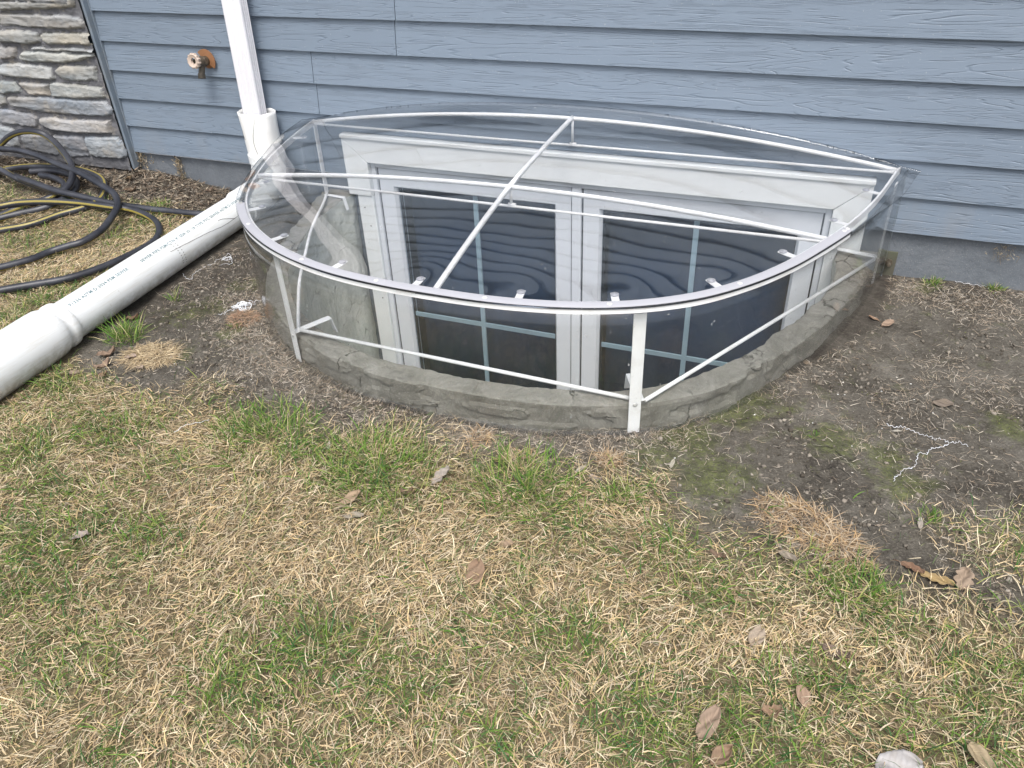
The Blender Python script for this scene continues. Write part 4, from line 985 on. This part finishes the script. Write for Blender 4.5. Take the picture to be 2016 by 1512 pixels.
tag(o2, 'fresh green grass blades growing in patches through the dry lawn', 'grass', kind='stuff')
# rootlets and fine litter over the bare soil
def litd(x, y):
    ring = np.abs(rdist(x, y))
    f = .08 + .55 * ss(.48, .66, fbm(x, y, 5, 71, 4)) + .95 * ss(.30, .10, ring) * ss(-.5, -.8, y) * ss(-.05, -.30, x) + .5 * ss(-.35, -.1, y) * (x < -1.9) + .4 * ss(.1, .0, -(y + .0) - .1) * (x > .2)
    wet = np.exp(-((x + 1.70) ** 2 / .016 + (y + .6) ** 2 / .06)); bare = np.exp(-((x - .5) ** 2 / .05 + (y + .85) ** 2 / .05))
    return np.clip(f, 0, 1) * (1 - .9 * wet) * (1 - .8 * bare) * (1 - .7 * lawnmask(x, y))
x, y = field(260000, litd, x0=-3.6, y0=-1.7)
n = len(x); LIT = np.array([(.42, .36, .28), (.31, .25, .19), (.48, .43, .36), (.22, .175, .13), (.52, .47, .40), (.36, .29, .22)])
o3 = blades('ground_litter', x, y, zg(x, y) + rng.uniform(0, .006, n), rng.uniform(.006, .030, n), rng.uniform(.0004, .0012, n), rng.normal(.15, .25, n), rng.uniform(0, 6.283, n), rng.normal(0, .4, n), rng.normal(.15, .3, n), pick(LIT, n), MAT['chip'], 2)
tag(o3, 'fine dry rootlets and clippings scattered over the bare soil', 'litter', kind='stuff')
# moss tufts
x, y = field(150000, lambda x, y: np.clip(mossmask(x, y) * 1.3 - .3 + (fbm(x, y, 24, 5, 3) - .5) * 1.4, 0, 1) * (1 - lawnmask(x, y)) * .55, x0=-2.0, y0=-1.4)
n = len(x)
o4 = blades('moss', x, y, zg(x, y), rng.uniform(.002, .007, n), rng.uniform(.0006, .0014, n), rng.uniform(.3, 1.4, n), rng.uniform(0, 6.283, n), rng.normal(0, .3, n), rng.normal(.1, .3, n), pick(np.array([(.10, .125, .03), (.07, .09, .025), (.15, .17, .045), (.12, .11, .05)]), n), MAT['chip'], 2)
tag(o4, 'thin green moss growing on the damp soil', 'moss', kind='stuff')
# crumbs, chips of soil and white specks
def crumbs(name, n, fn, s0, s1, pal, x0=-2.4, x1=1.0, y0=-1.5, y1=-.01, label='', cat='', flat=.6):
    x, y = samp(n, x0, x1, y0, y1); k = free(x, y) & (rng.uniform(0, 1, n) < fn(x, y)); x = x[k]; y = y[k]; n = len(x)
    z_ = zg(x, y); s = s0 + (s1 - s0) * rng.uniform(0, 1, n) ** 3; az = rng.uniform(0, 6.28, n); asp = rng.uniform(.4, 1, n)
    base = np.array([(-1, -1, -.3), (1, -.8, -.3), (.9, 1, -.3), (-.8, .9, -.3), (-.5, -.5, 1), (.6, -.4, .8), (.4, .6, 1.1), (-.5, .5, .7)], float)
    B = base[None] * rng.uniform(.6, 1.3, (n, 8, 3)); B[..., 1] *= asp[:, None]; B[..., 2] *= flat; B *= s[:, None, None]
    Xr = B[..., 0] * np.cos(az)[:, None] - B[..., 1] * np.sin(az)[:, None]; Yr = B[..., 0] * np.sin(az)[:, None] + B[..., 1] * np.cos(az)[:, None]
    V = np.stack([Xr + x[:, None], Yr + y[:, None], B[..., 2] + z_[:, None] + s[:, None] * .2], -1).reshape(-1, 3)
    q = np.array([(0, 3, 2, 1), (4, 5, 6, 7), (0, 1, 5, 4), (1, 2, 6, 5), (2, 3, 7, 6), (3, 0, 4, 7)]); F = ((np.arange(n) * 8)[:, None, None] + q[None]).reshape(-1, 4)
    me = bpy.data.meshes.new(name); me.vertices.add(len(V)); me.vertices.foreach_set('co', V.ravel()); me.loops.add(len(F) * 4); me.loops.foreach_set('vertex_index', F.ravel().astype(np.int32))
    me.polygons.add(len(F)); me.polygons.foreach_set('loop_start', np.arange(0, len(F) * 4, 4, dtype=np.int32)); me.polygons.foreach_set('loop_total', np.full(len(F), 4, np.int32)); me.update()
    o = bpy.data.objects.new(name, me); COL.objects.link(o); me.materials.append(MAT['chip']); setcol(o, np.repeat(pick(pal, n), 8, 0)); tag(o, label, cat, kind='stuff'); return o
crumbs('soil_crumbs', 42000, lambda x, y: (1 - lawnmask(x, y)) * np.clip(.15 + ss(.45, .62, fbm(x, y, 8, 83, 4)), 0, 1), .0009, .0062, np.array([(.10, .088, .072), (.13, .115, .095), (.17, .15, .125), (.075, .065, .052), (.21, .185, .155), (.25, .225, .19)]), label='crumbly dark soil grains on the bare ground', cat='soil')
def wsp(x, y): return np.clip(np.exp(-((x + 1.70) ** 2 / .02 + (y + .62) ** 2 / .08)) + np.exp(-((x - .15) ** 2 / .09 + (y + .80) ** 2 / .07)) * .55 + .04, 0, 1)
crumbs('white_specks', 5200, wsp, .0006, .0026, np.array([(.72, .72, .7), (.6, .6, .57), (.66, .62, .55)]), label='tiny white plastic specks scattered on the dirt', cat='specks', flat=.3)
# bark chips between hose and foundation
x, y = field(9000, lambda x, y: ss(-.34, -.14, y) * ss(-1.98, -2.08, x) * .9, x0=-3.3, x1=-1.95, y0=-.4)
n = len(x)
o5 = blades('bark_mulch', x, y, zg(x, y) + rng.uniform(0, .012, n), rng.uniform(.010, .034, n), rng.uniform(.002, .006, n), rng.normal(.1, .3, n), rng.uniform(0, 6.283, n), rng.normal(0, .12, n), rng.normal(0, .1, n), pick(np.array([(.13, .10, .075), (.2, .16, .12), (.08, .06, .045), (.3, .26, .2), (.1, .085, .07)]), n), MAT['chip'], 2)
tag(o5, 'brown bark chips and dead leaves along the foundation beside the hose', 'mulch', kind='stuff')
# cobweb and dry fluff hanging on the foundation
x = np.concatenate([rng.normal(-2.405, .010, 260), rng.normal(-2.60, .03, 240), rng.normal(.50, .018, 70)]); n = len(x)
zz_ = np.concatenate([rng.uniform(.02, .125, 260), rng.uniform(.075, .13, 240), rng.uniform(.085, .13, 70)])
V = []; Fq = []
for i in range(n):
    a = rng.uniform(0, 6.28); l_ = rng.uniform(.008, .022); y_ = rng.uniform(-.012, .0); wv = .0005
    dx, dz = math.cos(a) * l_ * .6, math.sin(a) * l_; k = len(V)
    V += [(x[i], y_, zz_[i]), (x[i] + wv, y_ - .001, zz_[i] + wv), (x[i] + dx, y_ - rng.uniform(0, .01), zz_[i] + dz), (x[i] + dx + wv, y_ - .004, zz_[i] + dz + wv)]; Fq.append((k, k + 1, k + 3, k + 2))
fl = link('dry_fluff', V, Fq, MAT['chip']); setcol(fl, np.repeat(pick(np.array([(.33, .27, .18), (.24, .19, .13), (.42, .36, .26)]), n), 4, 0)); tag(fl, 'dry grass fluff caught on the foundation under the siding', 'debris', kind='stuff')

# straw tufts one can count
def tuft(cx, cy, rx, ry, n, pal, label, lmin=.02, lmax=.06, rot=0, height=.02, elr=(.0, .9), hole=0):
    t = rng.uniform(0, 6.283, n); r = np.sqrt(rng.uniform(hole, 1, n)); a = np.cos(t) * r * rx; b = np.sin(t) * r * ry
    x = cx + a * math.cos(rot) - b * math.sin(rot); y = cy + a * math.sin(rot) + b * math.cos(rot)
    az = np.arctan2(y - cy, x - cx) + rng.normal(0, 1.5, n) + 2 * (fbm(x, y, 20, 3, 2) - .5); z_ = zg(x, y) + (1 - r ** 2) * height * rng.uniform(.2, 1, n)
    o = blades('straw_tuft', x, y, z_, rng.uniform(lmin, lmax, n), rng.uniform(.0008, .0019, n), rng.uniform(*elr, n), az, rng.normal(0, .3, n), rng.uniform(.1, .6, n), pick(pal, n), MAT['straw'], 3)
    return tag(o, label, 'straw tuft', 'dead straw tufts')
OR = np.array([(.42, .31, .20), (.50, .39, .26), (.33, .24, .15), (.56, .46, .33), (.27, .20, .14), (.42, .37, .30), (.50, .34, .18)])
tuft(.080, -1.165, .098, .052, 900, OR, 'largest orange brown straw tuft on the soil right of the well', rot=-.45, height=.012, elr=(-.2, .42))
tuft(.150, -1.215, .06, .035, 300, OR, 'thin tangle of straw at the right end of the large orange tuft', rot=-.6, height=.016)
tuft(-1.62, -1.07, .075, .055, 1000, np.array([(.54, .43, .27), (.46, .36, .23), (.60, .50, .34), (.36, .29, .2)]), 'flat golden straw tuft in front of the drain pipe bell', rot=.2, height=.012, elr=(0, .4))
tuft(-.322, -1.105, .030, .026, 240, OR, 'small upright straw tuft in front of the front leg of the cover', .012, .035, height=.01, elr=(.3, 1.2))
tuft(-.625, -1.115, .03, .028, 170, OR, 'small straw tuft against the front of the well wall', .012, .035, height=.008, elr=(.2, 1.0))
tuft(-1.497, -.825, .045, .04, 420, np.array([(.38, .25, .17), (.44, .31, .2), (.3, .2, .14)]), 'reddish straw tuft beside the left side of the well', .01, .035, height=.008, elr=(0, .5))
tuft(-.50, -1.15, .045, .03, 220, OR, 'sparse ginger straw tuft midway along the front of the well', .012, .032, height=.006, elr=(0, .6))
# green tufts growing alone
GP = np.array([(.10, .21, .03), (.14, .25, .045), (.07, .155, .03), (.24, .30, .08), (.40, .35, .2)])
def gtuft(cx, cy, r0, n, label, l0=.02, l1=.05):
    t = rng.uniform(0, 6.283, n); r = r0 * rng.uniform(0, 1, n) ** .7 * (1.25 if r0 < .08 else 1); x = cx + np.cos(t) * r; y = np.minimum(cy + np.sin(t) * r, -.014)
    az = t + rng.normal(0, 1.2, n)
    o = blades('grass_tuft', x, y, zg(x, y), rng.uniform(l0, l1, n), rng.uniform(.0010, .0024, n), rng.uniform(.5, 1.4, n), az, rng.normal(0, .12, n), rng.uniform(0, .4, n), pick(GP, n), MAT['straw'], 3)
    tag(o, label, 'grass tuft', 'green grass tufts')
gtuft(.345, -.022, .022, 90, 'bright green grass tuft at the foundation right of the bolt bracket', .012, .03)
gtuft(.505, -.02, .022, 70, 'green grass tuft at the foundation near the right edge of the photo', .012, .028)
gtuft(-2.31, -.25, .03, 110, 'green grass tuft under the straight hose run near the pipe', .015, .04)
gtuft(-2.42, -.66, .032, 160, 'dense green tuft growing over the front loop of hose', .02, .045)
gtuft(-1.755, -1.02, .04, 220, 'tall green tuft leaning on the right side of the drain pipe', .03, .075)
gtuft(-1.772, -.80, .012, 24, 'few thin green blades beside the middle of the drain pipe', .03, .06)
gtuft(-1.50, -.865, .010, 14, 'tiny bright green sprout beside the left side of the well', .01, .025)
gtuft(.30, -1.075, .018, 60, 'yellow green tuft on the mud right of the large straw tuft', .015, .035)
gtuft(.075, -.87, .012, 20, 'small green sprout on the bare soil right of the well', .008, .02)
gtuft(-.47, -1.245, .12, 520, 'long bright green tuft in the lawn centred before the well', .035, .075)
gtuft(-.80, -1.29, .14, 620, 'bright green tuft in the lawn left of centre before the well', .03, .065)
gtuft(-1.10, -1.27, .13, 520, 'bright green tuft in the lawn before the left part of the well', .03, .06)
gtuft(-.28, -1.22, .035, 120, 'short green tuft at the lawn edge below the front leg', .02, .05)
gtuft(.19, -1.315, .045, 180, 'dark green tuft at the lawn edge right of the dead leaf pair', .02, .05)

# ------------------------------------------------------------------ dead leaves
def leaf(x, y, ln, wd, az, kind, c, label, tilt=.15, curl=.25, z=.016, roll=0, name='dead_leaf'):
    nu, nv = 22, 12; vs = []; cc = []
    rs_ = random.Random(int((x * 1000) % 997) * 31 + int((y * 1000) % 991))
    for i in range(nu + 1):
        u = i / nu
        if kind == 'oval': h = math.sin(math.pi * min(1, u * .94 + .03)) ** .6
        elif kind == 'long': h = math.sin(math.pi * u) ** .9
        elif kind == 'round': h = math.sqrt(max(0, 1 - (2 * u - 1) ** 2)) * (1 + .10 * math.sin(u * 9))
        else: h = (math.sin(math.pi * u) ** .5) * (.62 + .38 * abs(math.sin(u * math.pi * 3.5 + .3)))
        if u < .05 and kind != 'round': h = min(h, .10)
        h = max(h, .02) * (1 + .10 * (rs_.random() - .5))
        for j in range(nv + 1):
            v = 2 * j / nv - 1; a = u * ln - ln / 2; b = v * h * wd / 2
            zz = curl * abs(v) ** 1.6 * wd * .5 * (.5 + u) + tilt * a + .06 * wd * math.sin(u * 9 + v * 4 + x * 50) + roll * b
            if kind == 'curled': zz += .25 * wd * math.cos(u * 5)
            ca, sa = math.cos(az), math.sin(az); vs.append((x + a * ca - b * sa, y + a * sa + b * ca, zz))
            t = 1 + .16 * math.sin(u * 13 + v * 7 + x * 70) + .10 * (rs_.random() - .5) - (.22 if abs(v) < .09 else 0) - (.10 if abs((u * 7 - abs(v) * 2) % 1 - .5) < .09 else 0); cc.append([k * t * .74 for k in c])
    g = float(zg(np.array([x]), np.array([y]))[0]); mn = min(v[2] for v in vs)
    vs = [(a, b, zz - mn * .6 + g + z) for a, b, zz in vs]
    q = nv + 1; fs = [(i * q + j, i * q + j + 1, (i + 1) * q + j + 1, (i + 1) * q + j) for i in range(nu) for j in range(nv)]
    k = len(vs); ca, sa = math.cos(az), math.sin(az)
    if kind != 'round':
        p0 = vs[nv // 2]; st_ = [(p0[0] - ca * t * ln * .22 + sa * (t * t) * ln * .05, p0[1] - sa * t * ln * .22, p0[2] - t * .003) for t in (0, .5, 1)]
        for i, p in enumerate(st_):
            vs += [(p[0] - sa * .0007, p[1] + ca * .0007, p[2]), (p[0] + sa * .0007, p[1] - ca * .0007, p[2])]; cc += [[m_ * .6 for m_ in c]] * 2
        fs += [(k + 2 * i, k + 2 * i + 1, k + 2 * i + 3, k + 2 * i + 2) for i in range(2)]
    o = link(name, vs, fs, MAT['leaf'], None, True); setcol(o, np.clip(np.array(cc), .01, .9))
    s = o.modifiers.new('s', 'SOLIDIFY'); s.thickness = .0005
    return tag(o, label, 'leaf', 'dead leaves')
BR = (.33, .22, .15); GY = (.40, .36, .31); TN = (.44, .33, .22); DK = (.20, .135, .10); PK = (.42, .29, .21)
for a in [
 (-.461, -1.508, .052, .034, 1.75, 'oval', BR, 'broad oval brown leaf with dark veins on the straw in mid lawn', .05, .1, .024),
 (-.018, -1.662, .056, .028, 1.25, 'oval', (.38, .28, .21), 'long smooth grey brown leaf on the lawn near the bottom edge', .2, .1, .026),
 (.008, -1.705, .040, .024, .9, 'long', BR, 'narrow folded brown leaf touching the bottom edge of the lawn', .1, .5, .022),
 (.109, -1.566, .032, .021, 2.2, 'oval', PK, 'small pinkish oval leaf in the lower right lawn', .3, .1, .026),
 (.066, -1.609, .030, .024, .3, 'curled', (.40, .27, .18), 'small crumpled orange brown leaf in the lower right lawn', .1, .4, .024),
 (.243, -1.640, .062, .056, .5, 'round', (.56, .55, .56), 'large pale grey white round leaf at the bottom edge', .12, .08, .020),
 (.352, -1.580, .048, .028, 2.5, 'oval', (.42, .34, .22), 'tan leaf half hidden in grass at the bottom right corner', .1, .2, .018),
 (.057, -1.272, .042, .018, -.75, 'oval', (.46, .40, .33), 'pale grey folded leaf at the lawn edge below the orange tuft', .2, .4, .010),
 (.040, -1.243, .028, .008, -1.0, 'long', GY, 'thin grey leaf sliver pointing at the orange tuft', .1, .2, .008),
 (.308, -1.236, .058, .024, -.3, 'lobed', (.50, .36, .17), 'yellow tan torn leaf on the mud at the right', .03, .15, .007),
 (.268, -1.222, .045, .020, -.5, 'lobed', (.26, .15, .10), 'dark red brown leaf behind the yellow torn leaf', .03, .2, .005),
 (.350, -1.228, .038, .034, 1.5, 'lobed', (.38, .29, .22), 'small lobed oak leaf standing on the mud at the right', .35, .2, .010),
 (-.062, -1.312, .034, .016, -.3, 'curled', DK, 'dark curled leaf among pale straw below the right of the well', .1, .5, .010),
 (-.790, -1.400, .050, .024, 1.1, 'oval', (.42, .31, .21), 'tan oval leaf lying in grass left of centre', .1, .1, .016),
 (-.760, -1.440, .046, .018, .2, 'oval', (.40, .36, .30), 'pale grey tan leaf just below the tan oval leaf', .05, .2, .012),
 (-.640, -1.285, .045, .028, .9, 'lobed', (.44, .40, .36), 'grey curled lobed leaf in the green grass left of centre', .35, .5, .020),
 (-.69, -1.345, .03, .02, .4, 'curled', DK, 'small dark brown leaf scrap below the grey lobed leaf', .1, .5, .014),
 (-1.236, -1.679, .042, .022, .3, 'oval', (.46, .40, .37), 'grey folded leaf in the lawn at the far left', .15, .3, .020),
 (.029, -1.470, .034, .026, 1.2, 'oval', (.46, .38, .30), 'beige leaf tucked in the lawn at the right', .2, .2, .014),
 (.150, -1.460, .045, .024, -.3, 'curled', (.19, .14, .12), 'dark crumpled leaf in deep green grass at the right', .1, .4, .012),
 (.225, -.318, .036, .024, .6, 'oval', (.40, .29, .22), 'brown leaf on the soil right of the well', .12, .3, .006),
 (.190, -.298, .028, .012, 2.9, 'long', (.34, .22, .15), 'narrow rust brown leaf beside the brown leaf right of the well', .1, .3, .005),
 (.175, -.105, .034, .012, .7, 'curled', DK, 'dark curled leaf at the foot of the right rear leg', .1, .4, .004),
 (.112, -.235, .036, .020, .5, 'curled', (.30, .22, .18), 'curled brown leaf against the right outside of the well', .1, .4, .006),
 (.285, -1.218 + .12, .026, .010, 1.6, 'oval', (.46, .42, .38), 'pale teardrop leaf standing on the mud', .2, .1, .006),
 (.247, -.848 + .05, .022, .007, .15, 'long', (.52, .5, .44), 'thin pale leaf beside the long white shaving', .02, .2, .004),
 (.345, -.655, .045, .030, .1, 'oval', (.24, .20, .17), 'flat dull brown leaf pressed in the mud at the far right', .01, .05, .003),
 (-1.735, -1.110, .05, .028, .8, 'curled', (.30, .21, .16), 'brown leaf heap piece beside the drain pipe bell', .1, .5, .006),
 (-1.66, -1.10, .036, .022, .2, 'oval', (.46, .36, .30), 'pinkish tan leaf left of the golden straw tuft', .05, .2, .008),
 (-1.70, -1.16, .046, .026, 1.2, 'curled', (.36, .26, .20), 'crumpled brown leaf below the golden straw tuft', .1, .4, .008),
 (-1.812, -.93, .040, .02, .4, 'curled', (.22, .13, .09), 'dark red curled leaf tucked under the drain pipe', .2, .6, .006),
 (-1.60, -1.13, .034, .018, -.4, 'oval', (.42, .34, .29), 'tan leaf at the lower rim of the golden straw tuft', .05, .2, .008),
 (-1.74, -1.22, .046, .022, .1, 'oval', (.40, .31, .25), 'tan brown leaf on grass right of the pipe bell', .1, .2, .010),
 (-1.66, -1.20, .03, .02, .9, 'curled', (.27, .17, .12), 'rusty leaf scrap on grass right of the pipe bell', .1, .4, .010),
 (-2.85, -.165, .055, .03, .6, 'lobed', (.46, .34, .25), 'tan leaf by the stone veneer inside the hose coils', .25, .3, .006),
 (-2.94, -.13, .05, .03, 2.4, 'curled', (.42, .30, .22), 'curled brown leaf against the stone veneer', .2, .4, .006),
 (-2.78, -.17, .04, .034, 1.2, 'oval', (.55, .44, .32), 'pale cream leaf standing by the stone veneer', .5, .1, .004),
 (-2.50, -.19, .05, .028, .4, 'curled', (.28, .19, .13), 'dark brown leaf at the corner of the stone veneer', .1, .4, .006),
 (-2.57, -.12, .05, .03, -.4, 'lobed', (.33, .24, .15), 'brown leaf hiding under the corner trim', .15, .4, .008),
 (-2.31, -.38, .046, .014, .5, 'long', (.40, .28, .22), 'pinkish brown leaf inside the front hose loop', .05, .2, .010),
 (-2.235, -.06, .024, .020, 1.0, 'curled', (.28, .2, .16), 'small round brown leaf at the foundation', .1, .4, .010),
 (-.55, -1.172, .052, .010, .25, 'long', (.40, .28, .18), 'long brown twig like leaf before the well', .02, .5, .006),
 (-.505, -1.155, .032, .008, .45, 'long', (.36, .26, .18), 'short brown twig like leaf before the well', .02, .5, .006),
 (-.44, -1.415, .03, .018, .1, 'oval', (.46, .34, .24), 'small tan leaf under straw in mid lawn', .1, .2, .012),
 (-.373, -1.155, .030, .012, .9, 'long', (.5, .46, .4), 'pale leaf sliver on the dirt before the front leg', .1, .2, .006),
 (-.335, -1.175, .030, .02, -.2, 'curled', (.42, .36, .32), 'grey curled leaf on the dirt before the front leg', .1, .4, .006),
 (-.195, -1.075, .028, .009, 1.5, 'oval', (.5, .48, .4), 'pale narrow leaf on mossy soil right of the front leg', .02, .1, .004),
 (-.93, -1.262, .024, .008, 1.9, 'oval', (.5, .46, .40), 'tiny pale leaf in the grass before the left part of the well', .2, .1, .010),
]:
    leaf(a[0], a[1], a[2], a[3], a[4], a[5], a[6], a[7], tilt=a[8] + .08, curl=a[9] + .12, z=a[10] * .62)

# ------------------------------------------------------------------ curly white shavings
CURL= [[[0.225, -0.779], [0.242, -0.784], [0.256, -0.778], [0.27, -0.783], [0.284, -0.79], [0.299, -0.797], [0.313, -0.801], [0.322, -0.807], [0.332, -0.798], [0.346, -0.805], [0.359, -0.807], [0.371, -0.802], [0.388, -0.808]], [[0.349, -0.813], [0.334, -0.83], [0.319, -0.84], [0.308, -0.856], [0.303, -0.869], [0.29, -0.868], [0.285, -0.883], [0.283, -0.906], [0.274, -0.923], [0.26, -0.931], [0.25, -0.956], [0.241, -0.969], [0.24, -0.983]], [[-1.865, -0.653], [-1.834, -0.673], [-1.814, -0.672], [-1.827, -0.649], [-1.833, -0.618], [-1.826, -0.605], [-1.828, -0.577], [-1.818, -0.556], [-1.829, -0.531], [-1.816, -0.509], [-1.818, -0.48], [-1.782, -0.511], [-1.762, -0.54], [-1.784, -0.546], [-1.793, -0.561]], [[-1.581, -0.833], [-1.566, -0.822], [-1.568, -0.806], [-1.552, -0.796], [-1.564, -0.767], [-1.552, -0.754], [-1.53, -0.766], [-1.539, -0.735], [-1.511, -0.755], [-1.524, -0.73], [-1.499, -0.725]], [[0.404, -0.002], [0.431, -0.004], [0.463, -0.007], [0.495, -0.013]], [[-1.293, -1.345], [-1.287, -1.317], [-1.268, -1.296], [-1.255, -1.271]]]

labs = ['long curly white shaving on the mud at the right', 'thick white shaving below the long curly one', 'curly white shaving on the soil between pipe and well', 'tangled white shaving against the left side of the well', 'short curly white shaving at the foundation on the right', 'white shaving in the grass at the lawn edge on the left']
for ci, (pts, lab) in enumerate(zip(CURL, labs)):
    P = spline([(x, y, 0) for x, y in pts], 9); out = []; rs_ = random.Random(ci)
    for i, p in enumerate(P):
        a = i * 1.15 + 2.2 * mnoise.noise(Vector((i * .15, ci, 8))); amp = (.0035 if ci in (0, 3, 4) else .0020) * (.45 + 1.3 * abs(mnoise.noise(Vector((i * .21, ci, 3)))))
        z_ = float(zg(np.array([p.x]), np.array([p.y]))[0]) + .0035 + (.012 if ci == 5 else 0)
        t = (P[min(i + 1, len(P) - 1)] - P[max(i - 1, 0)]).normalized(); sd_ = Vector((-t.y, t.x, 0))
        out.append(p + sd_ * (amp * math.sin(a)) + Vector((0, 0, z_ + amp * .7 * math.cos(a))))
    mb = MB(); mb.tube(out, [.0004 + .0007 * abs(mnoise.noise(Vector((i * .13, ci, 0)))) * (1.6 if ci in (1, 3) else 1) for i in range(len(out))], 5)
    if ci == 3:
        for q in range(3):
            P2 = [Vector((-1.545 + .02 * math.cos(i * .7 + q) + .008 * q, -.775 + .018 * math.sin(i * .9 + q * 2), float(zg(np.array([-1.545]), np.array([-.775]))[0]) + .006 + .005 * math.sin(i * 1.3 + q))) for i in range(24)]
            mb.tube(spline(P2, 3), .0011, 5)
    if ci == 2:
        P2 = [Vector((-1.80 + .012 * math.cos(i * .8), -.515 + .012 * math.sin(i * 1.1), float(zg(np.array([-1.8]), np.array([-.515]))[0]) + .005 + .003 * math.sin(i * 1.3))) for i in range(22)]
        mb.tube(spline(P2, 3), .0009, 5)
    tag(mb.build('plastic_shaving', MAT['curl'], None, True), lab, 'shaving', 'white plastic shavings')
